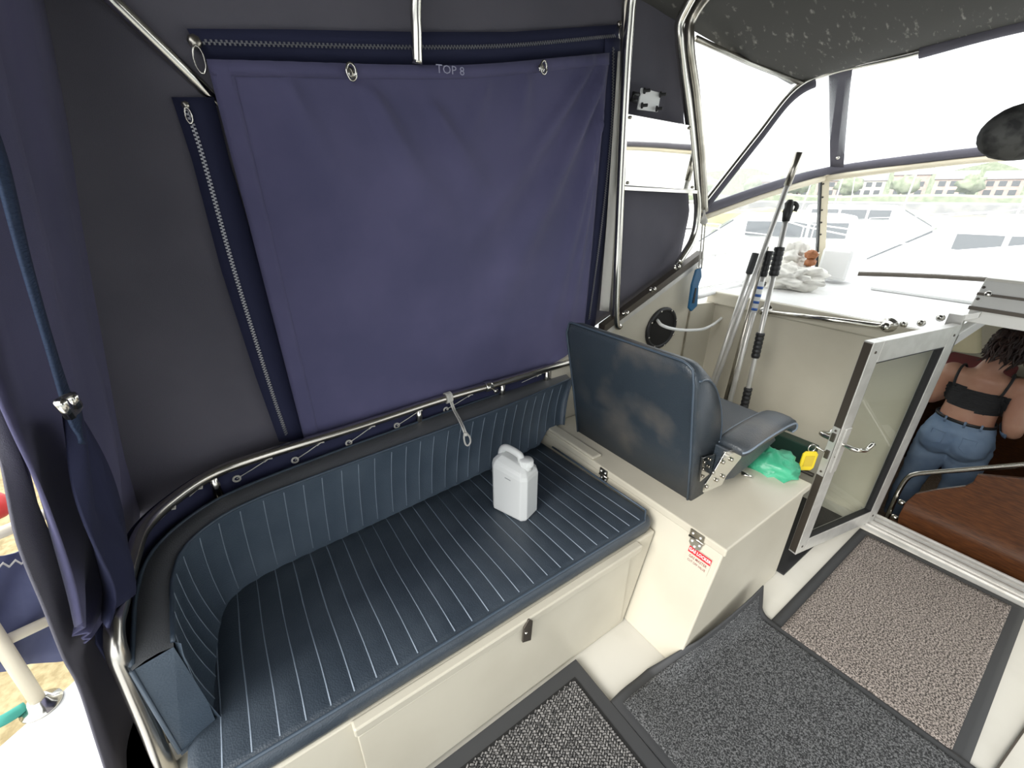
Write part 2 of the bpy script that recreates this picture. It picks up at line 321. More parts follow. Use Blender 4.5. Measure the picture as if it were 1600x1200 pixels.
# zip bands on the side wall
def wallp(px, py, off):
    Y = 1.40
    for _ in range(4): p = oy(px, py, Y); Y = sideY(p.x, p.z) - off
    return oy(px, py, Y)
def strip(name, L, R, m, parent, n=40, off=.012, k=3):
    A = resample([wallp(*p, off) for p in L], n); B = resample([wallp(*p, off) for p in R], n)
    return gridf(name, n, k, lambda u, v: A[round(u * (n - 1))].lerp(B[round(u * (n - 1))], v), m, parent, True, .003)
strip('zip_band', [(292, 45), (450, 46), (650, 50), (800, 50), (972, 38)], [(322, 97), (450, 97), (650, 103), (800, 100), (955, 85)], 'navy_dark', wc)
strip('zip_band', [(268, 152), (300, 250), (345, 420), (400, 590), (436, 690)], [(334, 152), (358, 250), (408, 420), (452, 590), (482, 690)], 'navy_dark', wc, 40, .014)
strip('zip_band', [(945, 60), (942, 200), (925, 350), (898, 545)], [(968, 60), (962, 200), (948, 350), (925, 545)], 'navy_dark', wc, 40, .02)
strip('hem_strip', [(966, 80), (958, 200), (948, 350), (937, 485)], [(976, 80), (972, 200), (962, 350), (951, 487)], 'whitecord', wc, 30, .034)
def teeth(L, n, parent, off=.02, wid=.0048):
    P = resample(cr([wallp(*p, off) for p in L], 8), n); g = Geo()
    for i, p in enumerate(P[:-1]):
        t = (P[i + 1] - p).normalized(); s = t.cross(V((0, 1, 0))).normalized() * (1 if i % 2 else -1); c = p + s * wid * .45
        a = t * .0022; b = s * wid * .6; d = V((0, -.003, 0))
        g.add([c - a - b, c + a - b, c + a + b, c - a + b, c - a - b + d, c + a - b + d, c + a + b + d, c - a + b + d], BF)
    o = g.mk('zip_teeth', 'teeth', parent); o['kind'] = 'stuff'; return o
teeth([(318, 66), (450, 70), (650, 74), (800, 71), (962, 56)], 260, wc)
teeth([(293, 172), (318, 250), (368, 430), (424, 610), (448, 680)], 220, wc, .022)
teeth([(958, 75), (955, 200), (940, 350), (920, 500)], 230, wc, .028)
def zip_pull(px, py, off, s=1.0):
    p = wallp(px, py, off); o = lathe('zip_slider', [(.010 * s, 0), (.011 * s, .006), (.007 * s, .010)], 'steel_dull', wc, p, (0, -1, 0), 8)
    P = [p + V((math.cos(a) * .008 * s, -.012, math.sin(a) * .02 * s - .026 * s)) for a in [2 * math.pi * k / 14 for k in range(14)]]
    tube('pull_tab', P, .0022, 'steel', o, 6, True)
zip_pull(304, 66, .026, 1.3); zip_pull(290, 165, .026, .8); zip_pull(967, 38, .04, 1.0)
# eyelets laced below the rail
EYE = [(232, 828), (284, 785), (370, 748), (461, 719), (545, 692), (620, 665), (697, 640), (800, 604), (894, 579)]
RAILP = [(895, 564), (785, 597), (700, 621), (560, 666), (400, 715), (330, 742), (270, 782), (225, 825), (207, 870), (185, 950)]
RAIL = cr([oz(x, y, .80) for x, y in RAILP] + [V((-.317, .875, .795)), V((-.319, .845, .765)), V((-.321, .835, .70)), V((-.327, .830, .58)), V((-.335, .822, .42)), V((-.338, .815, .15))], 8)
RAIL = [V((1.52, 1.425, .80))] + RAIL
def outw(i):
    d = RAIL[min(i + 1, len(RAIL) - 1)] - RAIL[max(0, i - 1)]; n_ = V((d.y, -d.x, 0)); n_ = n_ if n_.length > 1e-5 else V((-1, 0, 0)); n_.normalize(); return n_ if n_.dot(RAIL[i] - V((.3, .9, .8))) > 0 else -n_
SK = [RAIL[i] + outw(i) * .024 for i in range(len(RAIL)) if RAIL[i].z > .78]
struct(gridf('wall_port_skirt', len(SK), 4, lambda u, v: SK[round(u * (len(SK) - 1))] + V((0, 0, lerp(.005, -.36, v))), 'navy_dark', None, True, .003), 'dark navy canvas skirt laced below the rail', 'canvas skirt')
lac = thing('lacing_cord', 'thin white lacing cord zigzagging below the stainless rail', 'cord', (0.3, 1.38, .74))
for i, (x, y) in enumerate(EYE):
    p = oz(x, y, .742)
    ringp = [p + V((math.cos(a) * .0095, 0, math.sin(a) * .0095)) for a in [2 * math.pi * k / 12 for k in range(12)]]
    tube('eyelet', ringp, .0032, 'whitecord', wc, 6, True)
    q = min(RAIL, key=lambda r: (r - oz(x + (45 if x > 260 else 14), y - (22 if x > 260 else 40), .79)).length) + V((0, -.004, -.016))
    c = tube('cord_run', [p, p.lerp(q, .5) + V((0, 0, -.001)), q], .0016, 'whitecord', lac, 5)
    tube('cord_hook', [q + V((-.012, -.004, -.004)), q + V((0, -.006, .004)), q + V((.010, -.005, .001)), q + V((.012, -.002, .010))], .0025, 'whitecord', lac, 5)
# ------------------------------------------------------------------ blue curtain hanging inside the side canvas
CT = [wallp(322, 95, .035), wallp(640, 103, .035), wallp(760, 101, .035), wallp(948, 84, .035)]
CB = [wallp(480, 706, .03), wallp(700, 645, .03), wallp(905, 570, .03)]
NT = 110; NB = 80
ct = resample(cr(CT, 10), NT); cb = resample(cr(CB, 10), NT)
RIDGE = [(.98, .03, .62, .62, .035, .030), (.93, .02, .50, .45, .028, .018), (.985, .12, .84, .75, .022, .024), (.97, .28, .90, .9, .02, .016), (.70, .03, .66, .22, .03, .012),
         (.28, .05, .45, .40, .035, .018), (.42, .08, .60, .36, .03, .014), (.12, .03, .20, .30, .03, .010), (.58, .04, .50, .2, .02, .007), (.80, .98, .97, .88, .02, .012), (.05, .3, .2, .7, .06, .008)]
def fold(u, v):
    d = 0
    for (a, b, c, e, wd, am) in RIDGE:
        dx, dy = c - a, e - b; L2 = dx * dx + dy * dy; t = max(0, min(1, ((u - a) * dx + (v - b) * dy) / L2)); q = math.hypot(u - a - dx * t, v - b - dy * t)
        k = wd * (.45 + 1.2 * t); d += 1.9 * am * (1 - .75 * t) * math.exp(-(q / k) ** 2) * min(1, t * 8 + .3)
    d += .004 * nz((u * 3, v * 3, 0), 1.5)
    if v < .05: d += .0022 * math.sin(u * 150) * (.5 + .5 * math.sin(u * 9)) * (1 - v / .05)
    return d
ctn = thing('blue_curtain', 'navy blue cloth panel hanging inside the canopy side, marked TOP 8', 'curtain', (.7, 1.39, .84))
def cur_pt(u, v):
    p = ct[round(u * (NT - 1))].lerp(cb[round(u * (NT - 1))], v); return p + V((0, -.012 - fold(u, v), 0))
gridf('cloth', NT, NB, cur_pt, 'navy', ctn, True, .003)
gridf('side_hem', 4, 60, lambda u, v: V(cur_pt(u * .035, v)) + V((0, -.003, 0)), 'navy', ctn, True, .003)
gridf('top_hem', 80, 3, lambda u, v: V(cur_pt(u, v * .028)) + V((0, -.003, 0)), 'navy', ctn, True, .003)
for px, py in ((548, 113), (848, 106)):
    p = wallp(px, py, .068)
    o = lathe('turn_fastener', [(.013, 0), (.014, .004), (.008, .007)], 'steel', ctn, p + V((0, .008, 0)), (0, -1, 0), 14)
    P = [p + V((math.cos(a) * .012, -.006, math.sin(a) * .019)) for a in [2 * math.pi * k / 16 for k in range(16)]]
    tube('fastener_loop', P, .0035, 'steel', o, 6, True)
text('lettering', 'TOP 8', 'pale_ink', ctn, wallp(704, 110, .072), (1, 0, .04), (0, 0, 1), .030, 0, 1.15)
# ------------------------------------------------------------------ canopy tubes
def bow(name, label, P, m='steel', r=.0150, n=8): return tag(tube(name, cr(P, n), r, m, None, 12), label, 'tube')
bow('canopy_bow', 'stainless canopy tube disappearing behind the upper corner of the blue curtain', [oy(340, 160, 1.405) + (oy(340, 160, 1.405) - oy(175, 0, 1.33)) * .06, oy(340, 160, 1.405), oy(340, 160, 1.405).lerp(oy(175, 0, 1.33), .5), oy(175, 0, 1.33), oy(175, 0, 1.33) + (oy(175, 0, 1.33) - oy(340, 160, 1.405)) * .35, V((-.17, 1.0, 2.14)), V((-.18, .6, 2.20)), V((-.18, 0, 2.23))])
bow('canopy_bow', 'stainless canopy tube ending at the middle of the blue curtain top', [oy(652, 100, 1.345), oy(651, 50, 1.335), oy(650, 0, 1.32), V((.612, 1.275, 2.14)), V((.60, 1.12, 2.25)), V((.58, .8, 2.34)), V((.57, 0, 2.38))])
pa = bow('canopy_bow', 'stainless canopy post beside the polished plate, next to the curtain', [V((1.61, 1.385, .93)), oy(962, 490, 1.385), oy(969, 300, 1.38), oy(976, 150, 1.365), oy(983, 40, 1.33), oy(994, -30, 1.29), V((1.37, 1.15, 2.31)), V((1.36, .8, 2.41)), V((1.36, 0, 2.45))], 'steel', .0185)
bow('canopy_bow', 'slim stainless tube doubled against the canopy post beside the curtain', [V((1.585, 1.40, .95)), oy(958, 470, 1.40), oy(967, 300, 1.395), oy(972, 150, 1.38), oy(976, 40, 1.345), oy(983, -30, 1.30), V((1.33, 1.15, 2.30)), V((1.32, .8, 2.40)), V((1.32, 0, 2.45))], 'steel_dull', .012)
bow('canopy_bow', 'stainless canopy post with a bend and kicked-in foot above the coaming', [oy(1060, 411, 1.385), oy(1083, 372, 1.385), oy(1090, 330, 1.385), oy(1086, 280, 1.38), oy(1078, 200, 1.37), oy(1067, 110, 1.355), oy(1062, 60, 1.34), oy(1068, 20, 1.32), V((1.71, 1.18, 2.30)), V((1.70, .8, 2.40)), V((1.70, 0, 2.44))], 'steel', .018)
bow('canopy_bow', 'tarnished stainless tube running up alongside the bent canopy post', [oy(1100, 330, 1.40), oy(1096, 250, 1.395), oy(1087, 150, 1.38), oy(1077, 70, 1.36), oy(1085, 20, 1.345), V((1.80, 1.2, 2.28)), V((1.80, .8, 2.39)), V((1.80, 0, 2.42))], 'steel_dull', .021)
BOWP = [ox(1096, 322, 2.175), ox(1180, 215, 2.45), ox(1240, 141, 2.62), ox(1300, 112, 2.72), ox(1420, 85, 2.78), ox(1600, 37, 2.80), V((2.82, 0, 2.15)), V((2.80, -.57, 2.14)), V((2.78, -.9, 2.11)), V((2.72, -1.17, 2.085)), V((2.62, -1.29, 2.02)), V((2.45, -1.35, 1.80)), V((2.175, -1.4, 1.47))]
BOWC = cr(BOWP, 8)
fb = bow('front_canopy_bow', 'stainless front canopy bow curving up from the windscreen side to the roof', BOWP, 'steel', .014)
sl = resample([BOWC[i] for i in range(0, 26)], 30)
tube('bow_sleeve', [p + V((.004, -.004, -.026)) for p in BOWC[0:22]], .019, 'grey_canvas', fb, 10)
tube('bow_sleeve', BOWC[33:60], .028, 'grey_canvas', fb, 10)
# polished plate and bolted bracket
pl = thing('polished_plate', 'mirror-polished steel plate between the two canopy posts', 'plate', oy(1030, 240, 1.37))
PQ = [oy(979, 177, 1.36), oy(1081, 196, 1.36), oy(1086, 297, 1.375), oy(975, 290, 1.375)]
prism('plate', PQ, (0, .006, 0), 'mirror', pl, .002)
for q in PQ:
    c = sum(PQ, V()) / 4; p = q.lerp(c, .09); lathe('screw', [(.007, 0), (.005, .004)], 'steel_dull', pl, p + V((0, -.003, 0)), (0, -1, 0), 8)
bar('lower_bar', [oy(973, 294, 1.37), oy(1088, 300, 1.37)], (0, .006, 0), (0, 0, .007), 'steel', pl)
br = thing('bolted_bracket', 'small white bracket plate with four dark bolts above the polished plate', 'bracket', oy(1015, 158, 1.385))
prism('plate', [oy(1003, 137, 1.365), oy(1033, 145, 1.365), oy(1028, 175, 1.372), oy(997, 171, 1.372)], (0, .008, 0), 'white', br, .002)
for px, py in ((1006, 142), (1031, 148), (1002, 165), (1025, 170)): lathe('bolt', [(.011, 0), (.011, .006), (.006, .008), (.006, .024), (.004, .026)], 'black', br, oy(px, py, 1.362), (.5, -1, 0), 10)
tube('clamp', [oy(998, 148, 1.375), oy(990, 146, 1.37), oy(986, 156, 1.372), oy(994, 158, 1.375)], .008, 'black', br, 8)
# ------------------------------------------------------------------ windscreen and clear vinyl
A0 = V((2.175, 1.41, 1.44)); K = V((3.2, 1.28, 1.645))
WT = [A0, V((2.7, 1.36, 1.552)), K, V((3.36, .9, 1.70)), V((3.5, .53, 1.735)), V((3.58, 0, 1.745)), V((3.5, -.53, 1.735)), V((3.36, -.9, 1.70)), V((3.2, -1.28, 1.645)), V((2.7, -1.36, 1.552)), V((2.175, -1.41, 1.44))]
WB = [V((2.26, 1.43, .97)), V((2.9, 1.40, 1.0)), V((3.50, 1.26, 1.02)), V((3.75, .9, 1.035)), V((3.95, .55, 1.04)), V((4.1, 0, 1.04)), V((3.95, -.55, 1.04)), V((3.75, -.9, 1.035)), V((3.50, -1.26, 1.02)), V((2.9, -1.40, 1.0)), V((2.26, -1.43, .97))]
def wscreen(name, i0, i1, label):
    t = WT[i0:i1 + 1]; b = WB[i0:i1 + 1]; n = 14
    tt = resample(cr(t, 6), n); bb = resample(cr(b, 6), n)
    o = gridf(name, n, 2, lambda u, v: tt[round(u * (n - 1))].lerp(bb[round(u * (n - 1))], v), 'glass', None, True); struct(o, label, 'window')
    tube('top_frame', [p + V((0, 0, -.02)) for p in tt], .017, 'cabin_trim', o, 8)
    tube('bottom_frame', [p + V((0, 0, .012)) for p in bb], .016, 'alu_dark' if i0 else 'hull', o, 8)
    return o
w1 = wscreen('window_1', 0, 2, 'windscreen side pane on the port side deck')
w2 = wscreen('window_2', 2, 8, 'wide windscreen front pane facing the harbour')
w3 = wscreen('window_3', 8, 10, 'windscreen side pane on the starboard side deck')
for o, k in ((w1, 2), (w3, 8)):
    a, b = WT[k], WB[k]; d = (b - a).normalized()
    bar('mullion', [a, b], (.014, -.014, 0), (.012, .012, 0), 'cabin_trim', o); bar('mullion_seal', [a + V((-.03, .012, 0)), b + V((-.03, .012, 0))], (.005, -.005, 0), (.006, .006, 0), 'black', o)
    for s in (.08, .2, .32, .44, .56): lathe('mullion_screw', [(.006, 0), (.005, .003)], 'alu_dark', o, a.lerp(b, s) + V((-.026, -.004, 0)), (-1, -.2, .3), 8)
# dark seal between windscreen and vinyl
wt = cr(WT, 8); tag(tube('windscreen_seal', [p + V((0, 0, .018)) for p in wt], .025, 'grey_canvas', None, 10), 'dark canvas seal along the top of the windscreen', 'seal')
def vin(name, A, B, label, n=16, k=6):
    a = resample(A, n); b = resample(B, n); o = gridf(name, n, k, lambda u, v: a[round(u * (n - 1))].lerp(b[round(u * (n - 1))], v), 'vinylwin', None, True)
    return struct(o, label, 'window')
ws_ = [p + V((0, 0, .03)) for p in wt]
v2 = vin('window_4', BOWC[0:26], ws_[0:17], 'clear vinyl triangle between bow and windscreen side')
v3 = vin('window_5', BOWC[26:71], ws_[17:64], 'wide clear vinyl front window of the canopy', 30)
v4 = vin('window_6', BOWC[71:97], ws_[64:81], 'clear vinyl triangle on the starboard side of the canopy')
e0 = [oy(1088, 62, 1.385), oy(1092, 150, 1.395), oy(1098, 240, 1.405), oy(1099, 318, 1.41)]; e1 = [BOWC[18], BOWC[12], BOWC[6], BOWC[0]]
v1 = vin('window_7', cr(e0, 6), cr(e1, 6), 'clear vinyl side window between canopy post and front bow')
tube('window_hem', [oy(1088, 60, 1.38), oy(1170, 98, 1.37), BOWC[18]], .012, 'steel_dull', v1, 8)
sa, sb = BOWC[25], ws_[17]
n_ = 12
def strap_pt(u, v): p = sa.lerp(sb, u); s = (BOWC[28] - BOWC[24]).normalized() * lerp(-.036, .036, v) * lerp(1.3, .9, u); return p + s + V((-.012, -.01, 0)) + V((.03, .02, .03)) * math.sin(u * math.pi)
gridf('divider_strip', n_, 4, strap_pt, 'grey_canvas', v3, True, .004)
lathe('divider_stud', [(.011, 0), (.010, .006), (.004, .008)], 'steel', v3, V(strap_pt(.9, .5)) + V((-.006, -.006, 0)), (-1, -.5, 0), 10)
# ------------------------------------------------------------------ aft curtain, flap, strap
def aftgrid(name, L, R, m, parent, off, n=40, k=12, amp=.008, fr=3.0):
    A = resample(cr([oaft(*p, off) for p in L], 6), n); B = resample(cr([oaft(*p, off) for p in R], 6), n)
    def fn(u, v):
        p = A[round(u * (n - 1))].lerp(B[round(u * (n - 1))], v)
        return p + V((amp * math.sin(v * fr * 6.28 + u * 3) + amp * .6 * math.sin(v * 9 - u * 5), 0, 0))
    return gridf(name, n, k, fn, m, parent, True, .004)
wa = aftgrid('wall_aft', [(-330, -420), (-190, 100), (-60, 500), (0, 660), (44, 757), (80, 848), (108, 925), (122, 975)], [(52, -110), (98, 150), (150, 400), (182, 570), (210, 720), (212, 850), (172, 950), (134, 1004)], 'navy', None, 0)
struct(wa, 'navy blue aft curtain hanging open at the left', 'curtain')
aftgrid('curtain_edge_flap', [(-40, 600), (0, 721), (25, 846), (62, 950), (90, 1033), (110, 1075), (137, 1162), (165, 1235)], [(-10, 600), (18, 700), (40, 757), (66, 850), (94, 915), (122, 960), (175, 1010), (232, 1110), (310, 1235)], 'grey_canvas', wa, -.03, 40, 10, .010, .5)
aftgrid('loose_flap', [(100, 640), (112, 760), (140, 860), (168, 935), (160, 985)], [(122, 650), (165, 760), (192, 830), (204, 890), (206, 920)], 'navy_dark', wa, .03, 24, 8, .010, 1.0)
st = thing('webbing_strap', 'dark blue webbing strap with metal buckle hanging on the aft curtain', 'strap', oaft(107, 632, .05))
aftgrid('webbing', [(-60, 130), (-12, 250), (28, 400), (62, 520), (90, 612), (97, 630)], [(-38, 128), (8, 246), (46, 395), (80, 513), (107, 604), (114, 622)], 'web', st, .05, 40, 3, .002, .5)
aftgrid('webbing_tail', [(103, 640), (112, 668), (124, 690)], [(122, 632), (128, 662), (133, 694)], 'web', st, .05, 10, 3, .002, .5)
for a, b in (((94, 628), (110, 650)), ((112, 618), (120, 634))): tube('buckle_bar', [oaft(*a, .062), oaft(*b, .062)], .006, 'steel', st, 8)
tube('buckle_frame', cr([oaft(94, 628, .06), oaft(112, 618, .06), oaft(124, 636, .06), oaft(108, 650, .06)], 4, True), .0035, 'steel_dull', st, 6, True)
#@@OBJECTS
# ================================================================== OBJECTS
# ------------------------------------------------------------------ bench base
bb = thing('bench_base', 'cream moulded bench locker under the blue seat cushion', 'bench', (.35, .95, 0))
hexa('body', [(-.36, .70, 0), (1.005, .684, 0), (1.005, 1.48, 0), (-.36, 1.48, 0), (-.36, .70, .40), (1.125, .69, .40), (1.125, 1.48, .40), (-.36, 1.48, .40)], 'gel', bb, .006)
hexa('lid_lip', [(.015, .676, .365), (1.03, .672, .365), (1.03, .70, .365), (.015, .70, .365), (.015, .672, .402), (1.03, .668, .402), (1.03, .70, .402), (.015, .70, .402)], 'gel', bb, .005)
box('front_panel', (.02, .680, .03), (.985, .692, .36), 'gel', bb, .003)
lt = prism('latch', [oy(825, 966, .672), oy(831, 968, .672), oy(828, 998, .676), oy(815, 1002, .676), oy(817, 980, .672)], (0, -.006, 0), 'alu_dark', bb, .001)
lathe('latch_pin', [(.005, 0), (.004, .006)], 'steel', lt, oy(821, 988, .668), (0, -1, 0), 8)
# ------------------------------------------------------------------ seat cushion
scu = thing('seat_cushion', 'dark blue pleated vinyl seat cushion on the bench', 'cushion', (.42, 1.0, .40))
SEAMX = [.04 + .0535 * k for k in range(-6, 21)]
X0c, X1c = -.29, 1.118
PROF = [(0, .402), (-.008, .42), (-.010, .445), (-.004, .460), (.006, .468), (.018, .470)] + [(.018 + (.60 - .018) * k / 8, .470 - .026 * k / 8) for k in range(1, 9)] + [(.605, .402)]
def fy(X): return .705 + .012 * (1 - X) * 0 + (.02 * max(0, -X - .05)) + .035 * (1 - math.sqrt(max(0, 1 - (max(0, X - (X1c - .035)) / .035) ** 2)))
vs = []; xs = []; n = 27 * 6
for i in range(n + 1): xs.append(lerp(X0c, X1c, i / n))
for i, X in enumerate(xs):
    e = min(X - X0c, X1c - X); rd = .012 * (1 - min(1, e / .02)) ** 2
    ph = abs(math.sin(math.pi * (X - .04) / .0535))
    for k, (dy, z) in enumerate(PROF):
        p = .003 * (ph ** .6 - 1) if 5 <= k < len(PROF) - 1 and X < 1.10 else 0
        zz = z + p - (rd if 3 <= k < len(PROF) - 1 else 0) + .003 * nz((X * 4, dy * 4, 0), 1)
        vs.append((X, fy(X) + dy * (1 + .06 * X), zz))
m_ = len(PROF); fs = [(i * m_ + k, (i + 1) * m_ + k, (i + 1) * m_ + k + 1, i * m_ + k + 1) for i in range(n) for k in range(m_ - 1)]
fs += [tuple(range(m_)), tuple(n * m_ + k for k in range(m_ - 1, -1, -1))]; fs += [(i * m_ + m_ - 1, (i + 1) * m_ + m_ - 1, (i + 1) * m_, i * m_) for i in range(n)]
mk('cover', vs, fs, 'vinyl_seat', scu, True)
tube('piping', [(X, fy(X) - .002, .466) for X in xs[::6]] + [(X1c - .004, fy(1.1) + .02 + t, .470 - .02 * t) for t in (.01, .2, .4, .55)], .0045, 'piping', scu, 6)
for X in SEAMX:
    if X < X0c + .02 or X > 1.10: continue
    P = [(X + .0015 * math.sin(t * 9), fy(X) + .012 + t * .57 * (1 + .06 * X), (.4672 - .026 * t) + .003 * nz((X * 4, t * .57 * 4, 0), 1)) for t in [k / 10 for k in range(11)]]
    tube('seam', P, .0026, 'seam', scu, 5, False, .9)
# ------------------------------------------------------------------ backrest cushion (wraps the aft corner)
TI = [(1.28, 1.364), (.89, 1.305), (.585, 1.280), (.245, 1.257), (.05, 1.241), (-.057, 1.228), (-.152, 1.195), (-.223, 1.125), (-.246, 1.032), (-.245, .93), (-.240, .825)]
TO = [(1.31, 1.459), (.94, 1.425), (.656, 1.400), (.28, 1.365), (.1, 1.343), (-.05, 1.320), (-.164, 1.285), (-.255, 1.21), (-.300, 1.125), (-.312, 1.014), (-.309, .92), (-.303, .812)]
BI = [(1.235, 1.358), (1.0, 1.336), (.77, 1.313), (.60, 1.299), (.295, 1.272), (.03, 1.256), (-.11, 1.238), (-.19, 1.195), (-.22, 1.10), (-.232, .95), (-.238, .838)]
NS = 330
def rs(L, z): return resample(cr([(x, y, z) for x, y in L], 8), NS)
ti, to_, bi = rs(TI, .735), rs(TO, .735), rs(BI, .442)
def bz(p): return lerp(.442, .507, min(1, max(0, (p.x - 1.085) / .05)))       # clears the locker lid at the forward end
for p in bi: p.z = bz(p)
bk = thing('backrest_cushion', 'blue pleated vinyl backrest curving round the aft corner of the bench', 'cushion', (.4, 1.33, .44))
Ls = [0]
for a, b in zip(ti, ti[1:]): Ls.append(Ls[-1] + (b - a).length)
NP = 32; PW = Ls[-1] / NP
def inward(i): d = ti[min(i + 1, NS - 1)] - ti[max(i - 1, 0)]; return V((d.y, -d.x, 0)).normalized() * (-1)
def front(i, t):
    p = bi[i].lerp(ti[i], t); ph = abs(math.sin(math.pi * Ls[i] / PW)) ** .6
    b = (.014 * math.sin(math.pi * t) + .005 * (ph - 1) * math.sin(math.pi * min(1, t * 1.1 + .05)) ** .5)
    e = min(Ls[i], Ls[-1] - Ls[i]); b -= .012 * (1 - min(1, e / .02)) ** 2
    return p - inward(i) * b
if (inward(100).y > 0) is False:
    pass
NV = 9
gridf('front_panel', NS, NV, lambda u, v: front(round(u * (NS - 1)), v), 'vinyl', bk, True)
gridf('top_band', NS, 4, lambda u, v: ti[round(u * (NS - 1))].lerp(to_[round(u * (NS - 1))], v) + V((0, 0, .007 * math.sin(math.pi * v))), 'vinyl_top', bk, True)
vs = [p for i in range(NS) for p in (to_[i], V((to_[i].x, to_[i].y, bz(to_[i]) + .004)), bi[i])]; fs = [(i * 3 + k, i * 3 + 3 + k, i * 3 + 4 + k, i * 3 + 1 + k) for i in range(NS - 1) for k in (0, 1)]
for i in (0, NS - 1):
    o = len(vs); vs += [to_[i], V((to_[i].x, to_[i].y, bz(to_[i]) + .004)), bi[i], V(front(i, .3)), V(front(i, .6)), ti[i]]; fs.append(tuple(range(o, o + 6)))
mk('back_cover', vs, fs, 'vinyl', bk)
tube('piping', [p + V((0, 0, .003)) for p in ti[::3]], .0045, 'piping', bk, 6); tube('piping', [p + V((0, 0, .001)) for p in to_[::3]], .005, 'piping', bk, 6)
tube('piping', [p + V((0, 0, -.010)) for p in to_[::3]], .004, 'piping', bk, 6)
i = NS - 1; tube('piping', [to_[i], V((to_[i].x, to_[i].y, .46)), bi[i] + V((0, 0, .02))], .0045, 'piping', bk, 6)
i = 0; tube('piping', [V(front(i, t)) for t in (0, .25, .5, .75, 1)], .0045, 'piping', bk, 6)
for k in range(1, NP):
    i = min(range(NS), key=lambda j: abs(Ls[j] - k * PW))
    tube('pleat_seam', [front(i, t) - inward(i) * .0005 for t in (.06, .25, .45, .65, .8, .95)], .0016, 'seam', bk, 5)
# ------------------------------------------------------------------ stainless rail
rl = thing('guard_rail', 'stainless steel rail bending round behind the bench backrest', 'rail', (.4, 1.39, .60))
tube('rail_tube', RAIL, .0165, 'railsteel', rl, 14)
for px, py in ((332, 742), (655, 634), (790, 596), (856, 576)):
    p = min(RAIL, key=lambda r: (r - oz(px, py, .80)).length); tube('rail_post', [p, p + V((0, .004, -.05)), p + V((0, .02, -.19))], .013, 'steel', rl, 10)
p = min(RAIL, key=lambda r: (r - oz(762, 604, .80)).length); q = min(RAIL, key=lambda r: (r - oz(772, 601, .80)).length)
d = (q - p).normalized(); cl = lathe('rail_clamp', [(.021, -.016), (.023, -.014), (.023, .014), (.021, .016)], 'steel', rl, p, d, 14)
lathe('clamp_bolt', [(.007, 0), (.007, .02), (.011, .022), (.011, .03)], 'steel', cl, p + V((.01, -.016, -.004)), (.2, -1, -.3), 10)
box('rail_bracket', (-.322, .835, .47), (-.306, .875, .54), 'steel_dull', rl, .003)
# ------------------------------------------------------------------ bungee with hook
bc = thing('hook_cord', 'white cord with small hook tied to the rail, hanging over the backrest', 'cord', oz(728, 690, .66))
rp = min(RAIL, key=lambda r: (r - oz(703, 622, .80)).length); rd = V((.93, .06, 0)).normalized()
for s in (-.010, -.003, .004, .011):
    tube('knot_turn', [rp + rd * s + V((0, math.cos(a) * .020, math.sin(a) * .020)) for a in [2 * math.pi * k / 14 for k in range(14)]], .0035, 'whitecord', bc, 6, True)
hang = [rp + V((0, -.018, -.012)), oz(708, 640, .760), oz(716, 655, .752), oz(722, 668, .745), oy(726, 678, oz(722, 668, .745).y - .018)]
tube('cord_strand', cr(hang, 5), .0035, 'whitecord', bc, 6); tube('cord_strand', [p + V((.007, -.002, 0)) for p in cr(hang, 5)], .0032, 'whitecord', bc, 6)
Y_ = hang[-1].y - .002
tube('hook', cr([oy(726, 676, Y_), oy(725, 684, Y_), oy(727, 693, Y_), oy(731, 696, Y_), oy(735, 691, Y_), oy(734, 683, Y_), oy(730, 678, Y_)], 5), .0036, 'whitecord', bc, 8)
lathe('hook_collar', [(.006, 0), (.0075, .003), (.0075, .010), (.006, .013)], 'whitecord', bc, oy(728, 679, Y_) + V((0, 0, -.004)), (0, 0, 1), 10)
# ------------------------------------------------------------------ jerry can
jz = .458
jA, jF, jR = oz(772, 793, jz), oz(818, 816, jz), oz(843, 797, jz)
eu = (jA - jF); WL = eu.length; eu.normalize(); ev = V((-eu.y, eu.x, 0));
if ev.dot(jR - jF) < 0: ev = -ev
WD = .104; WL = .156; jo = jF - eu * .008 - ev * .008
jc = thing('jerry_can', 'white plastic jerry can with handle standing on the bench cushion', 'jerry can', jo + eu * WL / 2 + ev * WD / 2)
def jp(a, b, z): return jo + eu * a + ev * b + V((0, 0, z))
def jring(inset, c, z, a0=0, a1=None, tilt=0):
    a1 = WL if a1 is None else a1
    L = [(a0 + inset, c), (a0 + c, inset), (a1 - c, inset), (a1 - inset, c), (a1 - inset, WD - c), (a1 - c, WD - inset), (a0 + c, WD - inset), (a0 + inset, WD - c)]
    return [jp(a, b, z + tilt * (a / WL)) for a, b in L]
HS = .196
rings = [jring(.006, .016, .0), jring(.0, .018, .008), jring(0, .018, .10), jring(0, .018, HS - .02, tilt=.02), jring(.003, .02, HS - .006, tilt=.022), jring(.012, .026, HS + .004, tilt=.026), jring(.030, .036, HS + .016, tilt=.030)]
vs = [p for r in rings for p in r]; fs = [tuple(range(7, -1, -1))] + [(i * 8 + k, i * 8 + (k + 1) % 8, i * 8 + 8 + (k + 1) % 8, i * 8 + 8 + k) for i in range(len(rings) - 1) for k in range(8)] + [tuple((len(rings) - 1) * 8 + k for k in range(8))]
mk('body', vs, fs, 'canwhite', jc, False, bevel=.004)
hp = [jp(.050, WD / 2, HS + .01), jp(.052, WD / 2, HS + .038), jp(.062, WD / 2, HS + .052), jp(.10, WD / 2, HS + .060), jp(.125, WD / 2, HS + .056), jp(.138, WD / 2, HS + .035), jp(.140, WD / 2, HS + .0)]
tube('handle', cr(hp, 6), [.012] * 37, 'canwhite', jc, 12, False, 1.1)
lathe('neck', [(.022, 0), (.019, .006), (.019, .016)], 'canwhite', jc, jp(.028, WD / 2, HS + .006), (0, 0, 1), 20)
